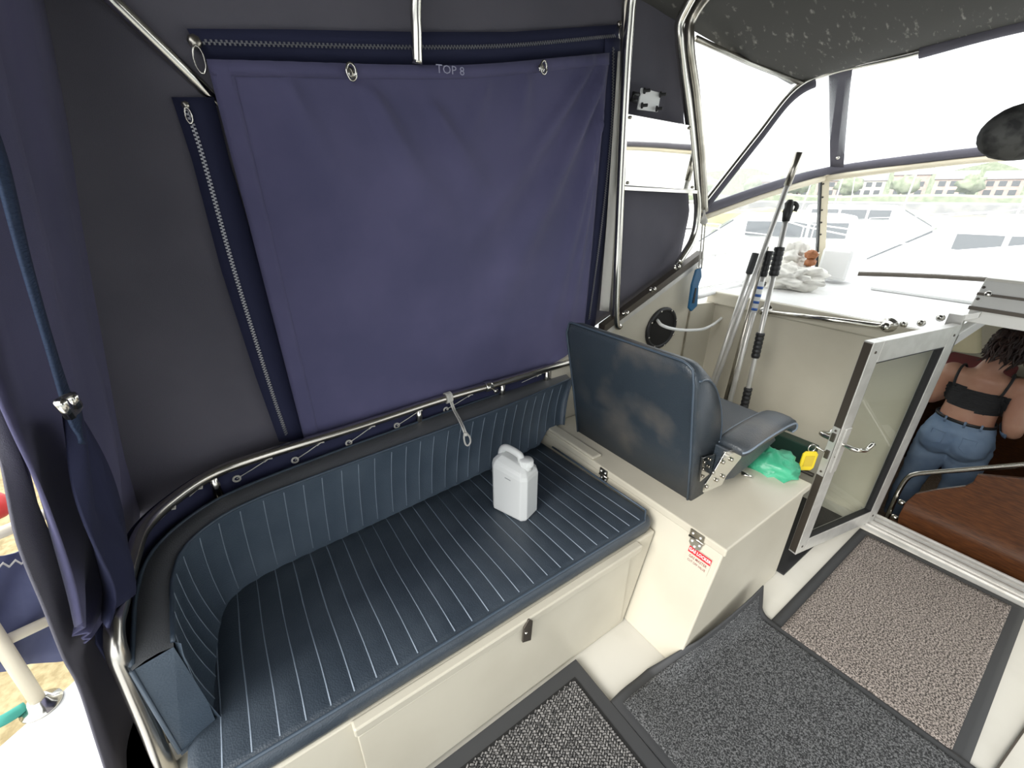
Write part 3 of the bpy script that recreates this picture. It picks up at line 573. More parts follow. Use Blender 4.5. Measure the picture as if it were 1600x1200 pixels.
cap = lathe('cap', [(.0225, 0), (.0235, .002), (.0235, .022), (.0215, .025), (.0001, .0252)], 'canwhite', jc, jp(.028, WD / 2, HS + .020), (0, 0, 1), 28)
g = Geo()
for k in range(28):
    a = 2 * math.pi * k / 28; c = jp(.028, WD / 2, HS + .031) + V((math.cos(a), math.sin(a), 0)) * .0235; g.tube([c + V((0, 0, -.009)), c + V((0, 0, .009))], .0011, 5)
o = g.mk('cap_ribs', 'white', cap); o['kind'] = 'stuff'
mk('printed_mark', [jp(.085, -.0008, .168), jp(.060, -.0008, .165), jp(.060, -.0008, .169), jp(.085, -.0008, .172)], [(0, 1, 2, 3)], mat('grey_print', (.25, .26, .27), .6), jc)
# ------------------------------------------------------------------ gas locker
gl = thing('gas_locker', 'cream gas locker box with hinged lid under the helm seat', 'locker', (1.4, .9, 0))
hexa('body', [(1.02, .454, 0), (1.735, .454, 0), (1.735, 1.405, 0), (1.02, 1.405, 0), (1.157, .454, .465), (1.735, .454, .465), (1.735, 1.405, .465), (1.157, 1.405, .465)], 'gel', gl, .006)
lid = box('lid', (1.145, .443, .468), (1.748, 1.402, .500), 'gel', gl, .005)
box('rear_ledge', (1.145, 1.05, .500), (1.20, 1.402, .514), 'gel', gl, .01)
fn_ = V((-.957, 0, .282)).normalized(); fz = V((.282, 0, .957))        # sloping aft face
def gface(px, py, off=.002):
    d = ray(px, py); n = fn_; p0 = V((1.02, 0, 0)) + fn_ * off; return CAM + d * ((p0 - CAM).dot(n) / d.dot(n))
ys = V((0, -1, 0))
for (px, py, s) in ((1091, 842, 1.0), (946, 742, .8)):
    c = gface(px, py, .003); c.z = .452; c.x = 1.02 + .137 * .452 / .465 - .004
    hg = prism('hasp_plate', [c + ys * a * s + fz * b * s for a, b in ((-.024, .010), (.024, .010), (.022, -.016), (.010, -.027), (-.012, -.024), (-.024, -.014))], fn_ * .004, 'steel', gl, .001)
    prism('hasp_leaf', [V((1.143, c.y, .498)) + ys * a * s + V((0, 0, b)) for a, b in ((-.026, 0), (.026, 0), (.026, -.028), (-.026, -.028))], (-.004, 0, 0), 'steel_dull', gl, .001)
    tube('hasp_barrel', [V((1.142, c.y + .027 * s, .467)), V((1.142, c.y - .027 * s, .467))], .006, 'steel_dull', gl, 8)
    for a, b in ((-.014, -.004), (.014, -.005), (0, -.018)): lathe('hasp_screw', [(.0045, 0), (.0035, .003)], 'white', hg, c + ys * a * s + fz * b * s + fn_ * .004, fn_, 8)
    for a in (-.014, .014): lathe('hasp_screw', [(.0045, 0), (.0035, .003)], 'white', hg, V((1.139, c.y - a * s, .486)), (-1, 0, 0), 8)
cs = gface(1090, 877, .003)
stk = prism('warning_sticker', [cs + ys * a + fz * b for a, b in ((-.043, .036), (.043, .036), (.043, -.028), (-.043, -.028))], fn_ * .0006, 'gel', gl)
prism('sticker_band', [cs + fn_ * .0007 + ys * a + fz * b for a, b in ((-.042, .035), (.042, .035), (.042, .012), (-.042, .012))], fn_ * .0005, 'red', stk)
text('sticker_text', 'GAS LOCKER', 'white', stk, cs + fn_ * .0016 + fz * .0235, ys, fz, .0150, .0003, .92)
text('sticker_text', 'GAS MASTER', 'ink', stk, cs + fn_ * .0012 + fz * .001, ys, fz, .0130, .0002, .90)
text('sticker_text', 'CUT OFF VALVE', 'ink', stk, cs + fn_ * .0012 + fz * -.0150, ys, fz, .0115, .0001, .82)
tb = oz(1166, 744, .512); tg = tube('toggle_bolt', [oz(1152, 735, .512), oz(1172, 744, .512)], .006, 'steel', gl, 8); tube('toggle_wing', [tb + V((-.01, .016, .004)), tb + V((.01, -.016, .004))], .006, 'steel', tg, 8)
# ------------------------------------------------------------------ helm seat
YS = .652; YE = 1.275
hs = thing('helm_seat', 'dark blue vinyl helm seat with armrest on the gas locker', 'seat', (1.45, .96, .50))
PR = [oy(1079, 783, YS), oy(1084, 720, YS), oy(1089, 650, YS), oy(1093, 590, YS), oy(1097, 574, YS), oy(1112, 572, YS), oy(1124, 588, YS), oy(1131, 620, YS), oy(1132, 652, YS), oy(1128, 685, YS), oy(1119, 715, YS), oy(1112, 745, YS), oy(1100, 772, YS)]
PR = [(p.x, p.z) for p in PR]; zb = PR[0][1]; zt = max(p[1] for p in PR)
def ctop(y):       # rounded top corners in the outline
    a = 1.0
    for e, r in ((y - YS, .075), (YE - y, .045)):
        if e < r: a = min(a, 1 - (r - math.sqrt(max(0, r * r - (r - e) ** 2))) / (zt - zb))
    return a
ysx = [YS + (YE - YS) * k / 40 for k in range(41)]; ysx[0] = YS + .0015; ysx = [YS, YS + .004, YS + .012, YS + .025] + ysx[2:-2] + [YE - .025, YE - .012, YE - .004, YE]
n = len(PR); cxm = sum(p[0] for p in PR) / n
vs = [];
for j, y in enumerate(ysx):
    a = ctop(min(max(y, YS + .004), YE - .004)); e = min(y - YS, YE - y); pin = 1 - .10 * (1 - min(1, e / .012)) ** 2
    for (x, z) in PR:
        zz = zb + (z - zb) * (a if z > zb + .2 else 1); vs.append((cxm + (x - cxm) * pin, y, zz))
fs = [(j * n + k, j * n + (k + 1) % n, j * n + n + (k + 1) % n, j * n + n + k) for j in range(len(ysx) - 1) for k in range(n)] + [tuple(range(n)), tuple((len(ysx) - 1) * n + k for k in range(n - 1, -1, -1))]
mk('backrest', vs, fs, 'vinyl_helm', hs, True)
def edge(kidx, sgn, off):
    P = [V(vs[j * n + kidx]) for j in range(2, len(ysx) - 2)]; return P
P = [V(vs[2 * n + k]) + V((-.002, 0, 0)) for k in (0, 1, 2, 3)] + [V(vs[j * n + 4]) + V((-.004, 0, .001)) for j in range(3, len(ysx) - 3)] + [V(vs[(len(ysx) - 3) * n + k]) + V((-.002, 0, 0)) for k in (3, 2, 1, 0)]
tube('piping', P, .0045, 'piping', hs, 6)
tube('piping', cr([V(vs[1 * n + k]) + V((0, -.001, 0)) for k in range(4, 12)], 3), .0045, 'piping', hs, 6)
def rbox(name, lo, hi, m, parent, r, seg=3):
    o = box(name, lo, hi, m, parent); md = o.modifiers.new('bevel', 'BEVEL'); md.width = r; md.segments = seg; md.limit_method = 'NONE'
    o.data.polygons.foreach_set('use_smooth', [True] * len(o.data.polygons)); return o
rbox('seat', (1.335, .69, .60), (1.80, 1.26, .690), 'vinyl_helm', hs, .03)
box('seat_base', (1.33, .70, .498), (1.76, 1.24, .61), 'vinyl_helm', hs, .01)
# armrest: pad swept along X with a drooping nose
AP = [oz(1128, 690, .735), oz(1150, 686, .745), oz(1185, 668, .75), oz(1215, 655, .748), oz(1234, 655, .735), oz(1238, 668, .705)]
AX = [p.x for p in AP]; aL, aR = .548, .668
prof = [(1.362, .725), (1.40, .738), (1.50, .748), (1.62, .750), (1.70, .744), (1.735, .728), (1.745, .700), (1.735, .682)]
vs = []; fs = []; cs_ = [(-.5, -.022), (-.5, -.006), (-.44, .004), (-.25, .010), (0, .012), (.25, .010), (.44, .004), (.5, -.006), (.5, -.022), (.4, -.034), (-.4, -.034)]
pc = cr([V((x, 0, z)) for x, z in prof], 4)
for i, p in enumerate(pc):
    t = (pc[min(i + 1, len(pc) - 1)] - pc[max(i - 1, 0)]).normalized(); nn = V((-t.z, 0, t.x)); wdt = .116 * (1 - .25 * (1 - min(1, i / 5)) ** 2 - .15 * max(0, (i - 22) / 6) ** 2)
    for a, b in cs_: vs.append(V((p.x, .608 + a * wdt, p.z)) + nn * b * (1.0 if 0 < i < len(pc) - 1 else .6))
n = len(cs_); fs = [(i * n + k, i * n + (k + 1) % n, i * n + n + (k + 1) % n, i * n + n + k) for i in range(len(pc) - 1) for k in range(n)] + [tuple(range(n)), tuple((len(pc) - 1) * n + k for k in range(n - 1, -1, -1))]
arm = mk('armrest', vs, fs, 'vinyl_helm', hs, True)
tube('piping', [vs[i * n + 1] for i in range(len(pc))], .004, 'seam', arm, 6); tube('piping', [vs[i * n + 7] for i in range(len(pc))], .004, 'seam', arm, 6)
prism('arm_side', [oy(1140, 704, .60), oy(1210, 680, .60), oy(1213, 688, .60), oy(1178, 722, .60), oy(1146, 748, .60), oy(1128, 752, .60)], (0, .09, 0), 'vinyl_helm', hs, .006)
bp1 = prism('bracket_plate', [oy(1134, 706, .592), oy(1161, 701, .592), oy(1158, 716, .592), oy(1135, 744, .592), oy(1128, 758, .592), oy(1100, 770, .592), oy(1102, 757, .592), oy(1117, 735, .592)], (0, .006, 0), 'mirror', hs, .001)
for px, py in ((1130, 722), (1143, 718), (1114, 738), (1120, 750), (1104, 760), (1130, 744)): lathe('bolt_head', [(.008, 0), (.007, .005), (.004, .006)], 'steel_dull', bp1, oy(px, py, .590), (0, -1, 0), 10)
bp2 = prism('hinge_plate', [oy(1099, 716, .640), oy(1118, 710, .640), oy(1112, 738, .640), oy(1094, 753, .640)], (0, .008, 0), 'steel', hs, .001)
for px, py in ((1101, 722), (1110, 718), (1099, 733), (1108, 729), (1098, 744)): lathe('bolt_head', [(.006, 0), (.005, .004)], 'steel_dull', bp2, oy(px, py, .638), (0, -1, 0), 8)
# ------------------------------------------------------------------ floor mats
def flatmat(name, label, X0, X1, Y0, Y1, m, bw, zf, z0=.004, nx=60, ny=40, t=.008, skew=0, group='door mats on the cockpit floor'):
    r = thing(name, label, 'mat', ((X0 + X1) / 2, (Y0 + Y1) / 2, z0), group)
    def P(a, b, dz): X = lerp(X0, X1, a); Y = lerp(Y0, Y1, b); q = zf(X + skew * (Y - Y0), Y); return V((q[0], q[1], q[2] + z0 + dz))
    wx = bw / (X1 - X0); wy = bw / (Y1 - Y0)
    gridf('border', nx, ny, lambda u, v: P(u, v, .002), 'border', r, True, .004)
    pile = gridf('pile', nx, ny, lambda u, v: P(lerp(wx, 1 - wx, u), lerp(wy, 1 - wy, v), t + .0006 * nz((u * 90, v * 60, 0), 1)), m, r, True, .006)
    return r, P
def flat(X, Y): return (X, Y, 0)
r1, P1_ = flatmat('door_mat', 'brown flecked carpet mat in front of the cabin doorway', 1.455, 2.392, -.215, .352, 'brown_pile', .040, flat, .004, 40, 30, skew=-.03)
def curl(X, Y):        # the port edge rides up against the locker
    lim = .432 - .03 * min(1, max(0, (X - 1.10) / .3)); f = min(1, max(0, (X - .93) / .17))
    Yn, z = Y, 0
    if Y > lim - .05:
        e = Y - (lim - .05); Yn = lerp(Y, lim - .05 + min(e, .04) + max(0, e - .04) * .18, f); z = f * (max(0, e - .02) ** 1.0 * .95 + .012 * math.sin(X * 9) * min(1, e / .08))
    else: z = 0
    z += .012 * math.exp(-((X - .80) / .06) ** 2) * max(0, (Y - .2) / .3) if X < 1.1 else 0
    return (X, Yn, max(0, z))
r2, P2_ = flatmat('door_mat', 'plain charcoal carpet mat curling up against the gas locker', .755, 1.500, -.45, .505, 'grey_pile', .032, curl, .010, 70, 90, skew=-.02)
r3 = thing('door_mat', 'ribbed black and grey mat alongside the bench', 'mat', (.27, .35, .004), 'door mats on the cockpit floor')
HX0, HX1, HY0, HY1 = -.25, .742, .0, .672
box('border', (HX0, HY0, .016), (HX1, HY1, .021), 'border', r3, .002); box('base', (HX0 + .045, HY0 + .045, .021), (HX1 - .045, HY1 - .045, .0225), 'ribbase', r3)
g = Geo(); px_, py_ = .0125, .0092
for i in range(int((HX1 - HX0 - .1) / px_)):
    for j in range(int((HY1 - HY0 - .1) / py_)):
        cx, cy = HX0 + .05 + (i + .5) * px_, HY0 + .05 + (j + .5 * (i % 2) + .25) * py_
        s = 1 if (i % 2) else -1; a = .55 * s; ca, sa_ = math.cos(a), math.sin(a); l, w_ = .0068, .0033; h = .0265 + random.random() * .0012
        q = lambda u, v, z: (cx + u * ca - v * sa_, cy + u * sa_ + v * ca, z)
        g.add([q(-l, -w_, .022), q(l, -w_, .022), q(l, w_, .022), q(-l, w_, .022), q(-l * .6, -w_ * .5, h), q(l * .6, -w_ * .5, h), q(l * .6, w_ * .5, h), q(-l * .6, w_ * .5, h)], BF[1:])
o = g.mk('ribbed_pile', 'rib', r3); o['kind'] = 'stuff'
tag(box('rubber_mat', (1.76, .43, .0), (2.40, .95, .008), 'black', None, .003), 'black rubber mat on the floor beneath the open glass door', 'mat')
# ------------------------------------------------------------------ glass door
HB, FB = V((2.462, .362, 0)), V((1.893, .480, 0)); du = (FB - HB); DW = du.length; du.normalize(); dn = V((du.y, -du.x, 0))
if dn.dot(-HB) < 0: dn = -dn                     # towards the cockpit
dr = thing('door_1', 'aluminium framed glass cabin door standing open', 'door', HB + V((0, 0, .03))); dr['kind'] = 'structure'
DT = .034; Z0, Z1 = .035, 1.057
def dpt(a, b, z): return HB + du * a + dn * b + V((0, 0, z))
def dbox(name, a0, a1, b0, b1, z0, z1, m, parent, bevel=.002): return hexa(name, [dpt(a0, b0, z0), dpt(a1, b0, z0), dpt(a1, b1, z0), dpt(a0, b1, z0), dpt(a0, b0, z1), dpt(a1, b0, z1), dpt(a1, b1, z1), dpt(a0, b1, z1)], m, parent, bevel)
sw = .062
dbox('hinge_stile', 0, sw, 0, DT, Z0, Z1, 'alu', dr); fsl = dbox('lock_stile', DW - sw, DW, 0, DT, Z0, Z1, 'alu', dr)
dbox('top_rail', sw, DW - sw, 0, DT, Z1 - .085, Z1, 'alu', dr); dbox('bottom_rail', sw, DW - sw, 0, DT, Z0, Z0 + .075, 'alu', dr)
mk('glass_pane', [dpt(sw - .004, DT * .5, Z0 + .07), dpt(DW - sw + .004, DT * .5, Z0 + .07), dpt(DW - sw + .004, DT * .5, Z1 - .08), dpt(sw - .004, DT * .5, Z1 - .08)], [(0, 1, 2, 3)], 'doorglass', dr)
for a0, a1, z0, z1 in ((sw, sw + .008, Z0 + .075, Z1 - .085), (DW - sw - .003, DW - sw, Z0 + .075, Z1 - .085), (sw, DW - sw, Z1 - .090, Z1 - .085), (sw, DW - sw, Z0 + .075, Z0 + .081)): dbox('glazing_seal', a0, a1, DT * .2, DT * .95, z0, z1, 'black', dr, 0)
dbox('edge_channel', DW, DW + .002, .003, DT - .003, Z0 + .01, Z1 - .005, 'alu_dark', fsl, 0)
lk_ = dbox('lock_plate', DW + .002, DW + .004, .004, DT - .004, 0.47, .70, 'alu', fsl, 0)
for z in (.655, .575): dbox('latch_bolt', DW + .003, DW + .012, .010, DT - .010, z - .018, z + .018, 'alu_dark', lk_, 0)
for z in (.49, .685): lathe('lock_screw', [(.005, 0), (.004, .003)], 'alu_dark', lk_, dpt(DW + .004, DT / 2, z), du, 8)
for s, b in ((1, DT), (-1, 0)):
    hp_ = dbox('handle_plate', DW - .052, DW - .018, b, b + s * .008, .49, .70, 'alu', dr)
    tube('lever_handle', cr([dpt(DW - .035, b, .625), dpt(DW - .035, b + s * .045, .625), dpt(DW - .055, b + s * .055, .623), dpt(DW - .10, b + s * .055, .612), dpt(DW - .145, b + s * .052, .628)], 5), .009, 'steel', hp_, 10)
for a, z in ((DW - .03, Z1 - .04), (.03, Z1 - .04), (.03, Z0 + .04), (DW - .03, Z0 + .04)): lathe('frame_screw', [(.006, 0), (.005, .002)], 'alu_dark', dr, dpt(a, DT, z), dn, 8)
for z in (.2, .85): tube('hinge_barrel', [dpt(-.008, 0, z - .04), dpt(-.008, 0, z + .04)], .010, 'alu', dr, 10)
c = ox(1262, 719, 1.865); kk = dpt(DW - .02, DT, .565)
kt = thing('key_tag', 'yellow key tag hanging from the door lock', 'key tag', c + V((0, 0, -.05)))
tube('key', [kk, c + V((0, 0, .075))], .004, 'steel', kt, 8)
sd_ = V((RT.x, RT.y, 0))
tube('key_ring', [c + V((0, 0, .060)) + sd_ * math.cos(a) * .015 + V((0, 0, math.sin(a) * .018)) for a in [2 * math.pi * k / 14 for k in range(14)]], .0025, 'steel', kt, 6, True)
fd_ = V((-F0.x, -F0.y, 0))
prism('tag_body', [c + sd_ * a + V((0, 0, b)) for a, b in ((-.032, .034), (-.022, .046), (.020, .046), (.030, .034), (.030, -.034), (.020, -.046), (-.022, -.046), (-.032, -.034))], fd_ * .008, 'yellow', kt, .002)
prism('tag_window', [c + fd_ * .0085 + sd_ * a + V((0, 0, b)) for a, b in ((-.02, .026), (.018, .026), (.018, -.026), (-.02, -.026))], fd_ * .001, mat('tag_paper', (.55, .40, .03), .6), kt)
# ------------------------------------------------------------------ bulkhead hand rail, hatch, jamb
hr = thing('hand_rail', 'stainless hand rail on round bases along the cream bulkhead', 'rail', (2.45, .8, .93))
tube('rail_tube', [ox(1190, 486, 2.44), ox(1382, 510, 2.44)], .0125, 'steel', hr, 12)
p = ox(1384, 510, 2.44); lathe('rail_end', [(.014, -.02), (.022, 0), (.022, .03), (.034, .035), (.034, .042)], 'steel', hr, p, (1, 0, 0), 16)
p = ox(1192, 486, 2.44); lathe('rail_end', [(.014, -.02), (.022, 0), (.022, .03), (.034, .035), (.034, .042)], 'steel', hr, p, (1, 0, 0), 16)
box_ = thing('door_jamb', 'pale aluminium door jamb and hinge post beside the doorway', 'door frame', (2.51, .37, 0))
box('jamb_post', (2.478, .335, .04), (2.52, .385, 1.09), 'alu', box_, .002)
for px, py in ((1412, 507), (1440, 505), (1470, 497)):
    p = ox(px, py, 2.50); lathe('jamb_catch', [(.012, 0), (.016, .006), (.010, .014), (.010, .022)], 'steel', box_, p, (-1, 0, .3), 10)
bar('hinge_arm', [V((2.49, .36, 1.07)), V((2.50, .30, 1.10))], (.012, 0, 0), (0, 0, .012), 'alu', box_)
ht = thing('sliding_hatch', 'ribbed aluminium sliding hatch frame over the doorway', 'hatch', (2.6, 0, 1.08))
hexa('hatch_face', [(2.50, .338, 1.125), (2.50, -.47, 1.115), (2.53, -.47, 1.115), (2.53, .338, 1.125), (2.56, .338, 1.225), (2.56, -.47, 1.225), (2.60, -.47, 1.225), (2.60, .338, 1.225)], 'hatch_alu', ht, .003)
bar('hatch_groove', [(2.527, .338, 1.175), (2.527, -.47, 1.172)], (.003, 0, 0), (0, 0, .005), 'alu_dark', ht); bar('hatch_lip', [(2.497, .34, 1.122), (2.497, -.47, 1.112)], (.006, 0, 0), (0, 0, .007), 'alu_dark', ht)
box('hatch_top', (2.56, -.47, 1.215), (3.28, .338, 1.235), 'gelw', ht, .004)
bar('hatch_runner', [(2.54, .36, 1.02), (3.3, .36, 1.02)], (0, .02, 0), (0, 0, .022), 'alu', ht); bar('hatch_runner', [(2.54, -.49, 1.02), (3.3, -.49, 1.02)], (0, .02, 0), (0, 0, .022), 'alu', ht)
for px, py in ((1537, 449), (1528, 467)): lathe('hatch_screw', [(.006, 0), (.005, .003)], 'alu_dark', ht, ox(px, py, 2.515), (-1, 0, .5), 8)
lathe('hatch_button', [(.012, 0), (.010, .006)], 'steel', ht, ox(1544, 459, 2.515), (-1, 0, .5), 12)
box('hatch_header', (2.52, -.47, 1.06), (2.56, .338, 1.115), 'hatch_alu', ht, .003)
# ------------------------------------------------------------------ poles in the corner
def pole(name, label, top, bot, Xt, Xb, r, m, group='poles leaning in the corner'):
    a, b = ox(*top, Xt), ox(*bot, Xb); d = (b - a); e = a + d * ((a.z - .012) / -d.z); t = thing(name, label, 'pole', e, group)
    tube('shaft', [a, e], r, m, t, 12); return t, a, d.normalized()
def along(top, bot, Xt, Xb, p):      # point of the pole seen at pixel height
    a, b = ox(*top, Xt), ox(*bot, Xb); s = (p - top[1]) / (bot[1] - top[1]); lo, hi = 0.0, 1.6
    for _ in range(30):
        m_ = (lo + hi) / 2; q = a.lerp(b, m_); v = q - CAM; y = 600 - FPX * v.dot(UP) / v.dot(FW)
        if y < p: lo = m_
        else: hi = m_
    return a.lerp(b, lo)
T, B = (1249, 238), (1117, 600)
t, a, d = pole('boat_pole', 'long plain aluminium pole with thicker grey end, tallest in the corner', T, B, 2.38, 2.26, .0125, 'alu'); tube('pole_sleeve', [a - d * .0, along(T, B, 2.38, 2.26, 290)], .0165, 'steel_dull', t, 12)
T, B = (1231, 330), (1168, 612)
t, a, d = pole('boat_hook', 'telescopic boat hook with black ribbed grips and hook head', T, B, 2.30, 2.22, .0125, 'alu')
def grip(y0, y1, r, parent, T, B, Xt, Xb, name='grip'):
    p, q = along(T, B, Xt, Xb, y0), along(T, B, Xt, Xb, y1); L = (q - p).length; k = max(3, int(L / .022)); pr = [(r * .9, 0)]
    for i in range(k): pr += [(r, (i + .15) * L / k), (r, (i + .7) * L / k), (r * .86, (i + .85) * L / k)]
    pr += [(r * .9, L)]; return lathe(name, pr, 'black', parent, p, (q - p).normalized(), 14)
for y0, y1, r in ((386, 431, .023), (520, 559, .021), (606, 638, .021)): grip(y0, y1, r, t, T, B, 2.30, 2.22)
hd = lathe('hook_head', [(.010, -.05), (.020, -.035), (.017, -.015), (.022, 0), (.019, .02), (.016, .045)], 'black', t, a, d, 10); tube('hook_tine', cr([a - d * .02, a - d * .036 + V((.010, -.014, 0)), a - d * .022 + V((.022, -.026, 0)), a + V((.020, -.022, 0))], 4), .009, 'black', hd, 8)
T, B = (1203, 392), (1137, 640)
t, a, d = pole('labelled_pole', 'aluminium pole with black top grip and blue printed label', T, B, 2.36, 2.28, .014, 'alu'); grip(390, 432, .018, t, T, B, 2.36, 2.28, 'top_grip')
p, q = along(T, B, 2.36, 2.28, 440), along(T, B, 2.36, 2.28, 488); lathe('label_wrap', [(.0145, 0), (.0146, .001), (.0146, (q - p).length)], 'white', t, p, (q - p).normalized(), 14)
for s in (.15, .4, .62, .85): c = p.lerp(q, s); lathe('label_band', [(.0149, 0), (.0149, .014)], mat('blue_label', (.03, .10, .35), .5), t, c, (q - p).normalized(), 14)
T, B = (1199, 385), (1130, 640)
pole('brown_pole', 'dull bronze pole standing behind the labelled pole', T, B, 2.44, 2.38, .0135, 'steel_dull')
T, B = (1181, 395), (1112, 600)
t, a, d = pole('foam_grip_pole', 'aluminium pole with grey foam grip nearest the coaming', T, B, 2.42, 2.32, .012, 'alu'); p, q = a, along(T, B, 2.42, 2.32, 428); lathe('foam_grip', [(.015, 0), (.018, .005), (.018, (q - p).length - .005), (.015, (q - p).length)], 'border', t, p, d, 12)
# ------------------------------------------------------------------ small things round the corner
hz = [oy(1027, 500, 1.40), oy(1034, 508, 1.33), oy(1052, 514, 1.30), oy(1080, 516, 1.31), oy(1105, 512, 1.33), oy(1130, 494, 1.36), oy(1148, 465, 1.39), oy(1160, 438, 1.42)]
tag(tube('white_hose', cr(hz, 6), .0085, 'white', None, 10), 'thin white hose looping out of the round vent', 'hose')
bt = thing('blue_scraper', 'blue handled scraper hanging by cord from the coaming corner', 'tool', oy(1082, 482, 1.36))
prism('handle', [oy(1089, 422, 1.35), oy(1096, 418, 1.35), (oy(1097, 432, 1.35)), oy(1092, 446, 1.35), oy(1090, 478, 1.35), oy(1081, 487, 1.35), oy(1077, 482, 1.35), oy(1082, 446, 1.35)], (0, .014, 0), 'blue_tool', bt, .004)
prism('handle_slot', [oy(1087, 450, 1.347), oy(1089, 450, 1.347), oy(1085, 474, 1.347), oy(1082, 474, 1.347)], (0, .003, 0), 'black', bt)
for dx in (0, 4): tube('cord', cr([oy(1092 + dx, 420, 1.355), oy(1095 + dx, 385, 1.365), oy(1098 + dx, 345, 1.38), oy(1100, 328, 1.385)], 4), .004, 'whitecord', bt, 6)
lathe('cord_knot', [(.008, -.02), (.020, -.008), (.017, .006), (.010, .02)], 'whitecord', bt, oy(1100, 345, 1.375), (0, .1, 1), 10)
tag(box('gas_pipe_cover', (2.43, .66, .17), (2.499, 1.05, .29), 'green_box', None, .006), 'dark green painted box low on the cream bulkhead', 'box')
tag(tube('copper_pipe', [(2.415, 1.1, .15), (2.415, .62, .15)], .012, 'alu_dark', None, 8), 'dark pipe running below the green box', 'pipe')
def blob(name, c, r, m, parent=None, amp=.25, fr=3.0, seed=0, nu=24, nv=16, flatz=None):
    c = V(c); vs = []; fs = []
    for i in range(nv + 1):
        th_ = math.pi * i / nv
        for k in range(nu):
            ph = 2 * math.pi * k / nu; dv = V((math.sin(th_) * math.cos(ph), math.sin(th_) * math.sin(ph), math.cos(th_)))
            f = 1 + amp * noise.fractal(dv * fr + V((seed, seed * 2, 0)), 1, 2, 3); p = c + V((dv.x * r[0], dv.y * r[1], dv.z * r[2])) * f
            if flatz is not None: p.z = max(p.z, flatz)
            vs.append(p)
    fs = [(i * nu + k, i * nu + (k + 1) % nu, i * nu + nu + (k + 1) % nu, i * nu + nu + k) for i in range(nv) for k in range(nu)]
    o = mk(name, vs, fs, m, parent, True); bm = bmesh.new(); bm.from_mesh(o.data); bmesh.ops.remove_doubles(bm, verts=bm.verts, dist=1e-5); bmesh.ops.recalc_face_normals(bm, faces=bm.faces); bm.to_mesh(o.data); bm.free(); return o
tag(blob('green_bag', oz(1207, 737, .52) + V((.06, .03, -.02)), (.085, .10, .075), 'green_bag', None, .35, 3.2, 3), 'crumpled green plastic bag tucked beside the helm seat', 'bag')
cb_ = thing('cloth_bundle', 'crumpled white cloth bundle on the coach roof behind the windscreen', 'cloth', (2.86, 1.08, 1.0))
p = oz(1248, 452, 1.02)
blob('cloth', p + V((.12, .10, .04)), (.17, .16, .075), 'bagwhite', cb_, .55, 2.6, 5, 40, 26, 1.002)
blob('cloth_top', p + V((.26, .20, .13)), (.13, .12, .10), 'bagwhite', cb_, .5, 2.8, 9, 36, 24, 1.05)
for px, py, s in ((1228, 407, .03), (1268, 398, .035), (1266, 410, .03)): blob('leather_patch', ox(px, py, p.x + .17), (s, s, s * .8), 'orange', cb_, .3, 3, px)
tag(box('white_box', (p.x + .46, 1.04, 1.022), (p.x + .66, 1.22, 1.22), 'hull', None, .02), 'white plastic box on the coach roof beside the cloth bundle', 'box')
pc_ = thing('padded_roll', 'black mottled padded roll hanging below the canopy roof', 'roll', ray(1625, 200) * (.95 / FPX) + CAM)
c0 = CAM + ray(1545, 212) * (.95 / FPX); c1 = CAM + ray(1720, 190) * (1.0 / FPX)
P = resample([c0, c0.lerp(c1, .5), c1], 14); tube('roll', P, [.012, .040, .052, .058, .060, .061, .061, .061, .061, .061, .06, .058, .05, .02], 'fuzzy', pc_, 16)
pm = P[9]; tube('hanging_strap', [pm, V((pm.x + .02, pm.y, 2.22 if pm.x < 1 else 2.30))], .012, 'web', pc_, 8)
#@@CABIN
# ================================================================== CABIN THROUGH THE DOORWAY
wp_ = thing('wood_partition', 'varnished mahogany partition board just inside the doorway', 'partition', (2.60, -.1, -.80))
XP = 2.585
top = [ox(1398, 838, XP), ox(1404, 806, XP), ox(1414, 786, XP), ox(1430, 772, XP), ox(1460, 766, XP), ox(1508, 760, XP), ox(1520, 754, XP), ox(1527, 742, XP), ox(1600, 748, XP), V((XP, -.24, .30))]
prism('board', top + [V((XP, -.24, -.80)), V((XP, top[0].y, -.80))], (.022, 0, 0), 'wood', wp_, .003)
gr_ = thing('grab_rail', 'bent chrome grab rail standing over the wooden partition', 'rail', ox(1388, 800, 2.63))
tube('rail_tube', cr([V((2.64, ox(1384, 812, 2.64).y, -.79)), ox(1384, 812, 2.64), ox(1402, 772, 2.64), ox(1416, 749, 2.64), ox(1430, 741, 2.64), ox(1460, 738, 2.64), ox(1520, 733, 2.64), ox(1600, 726, 2.64), ox(1680, 718, 2.64)], 6), .011, 'steel', gr_, 12)
for px, py in ((1404, 783), (1393, 806)): lathe('rail_bracket', [(.014, 0), (.014, .02), (.008, .03)], 'steel', gr_, ox(px, py, 2.625), (0, -1, 0), 10)
cb1 = thing('cabin_cabinet', 'mahogany cabin cabinet along the port side behind the person', 'cabinet', (4.2, .95, -.80))
box('body', (3.3, .78, -.80), (5.68, 1.30, .12), 'wood', cb1, .004); box('top_edge', (3.28, .765, .12), (5.68, 1.30, .15), 'cabin_trim', cb1, .005)
for k in range(3): box('door', (3.34 + k * .58, .768, -.72), (3.88 + k * .58, .780, .08), 'wood', cb1, .004)
box('kick_strip', (3.3, .772, -.80), (5.68, .78, -.76), 'alu_dark', cb1)
cb2 = thing('galley_unit', 'mahogany galley unit with rounded rail on the starboard side of the cabin', 'cabinet', (3.6, -.4, -.80))
box('body', (2.95, -1.3, -.80), (5.68, -.36, .22), 'wood', cb2, .004); box('worktop', (2.93, -1.3, .22), (5.68, -.34, .25), 'black', cb2, .006); tube('edge_rail', [(2.95, -.35, .262), (5.66, -.35, .262)], .02, 'wood', cb2, 10)
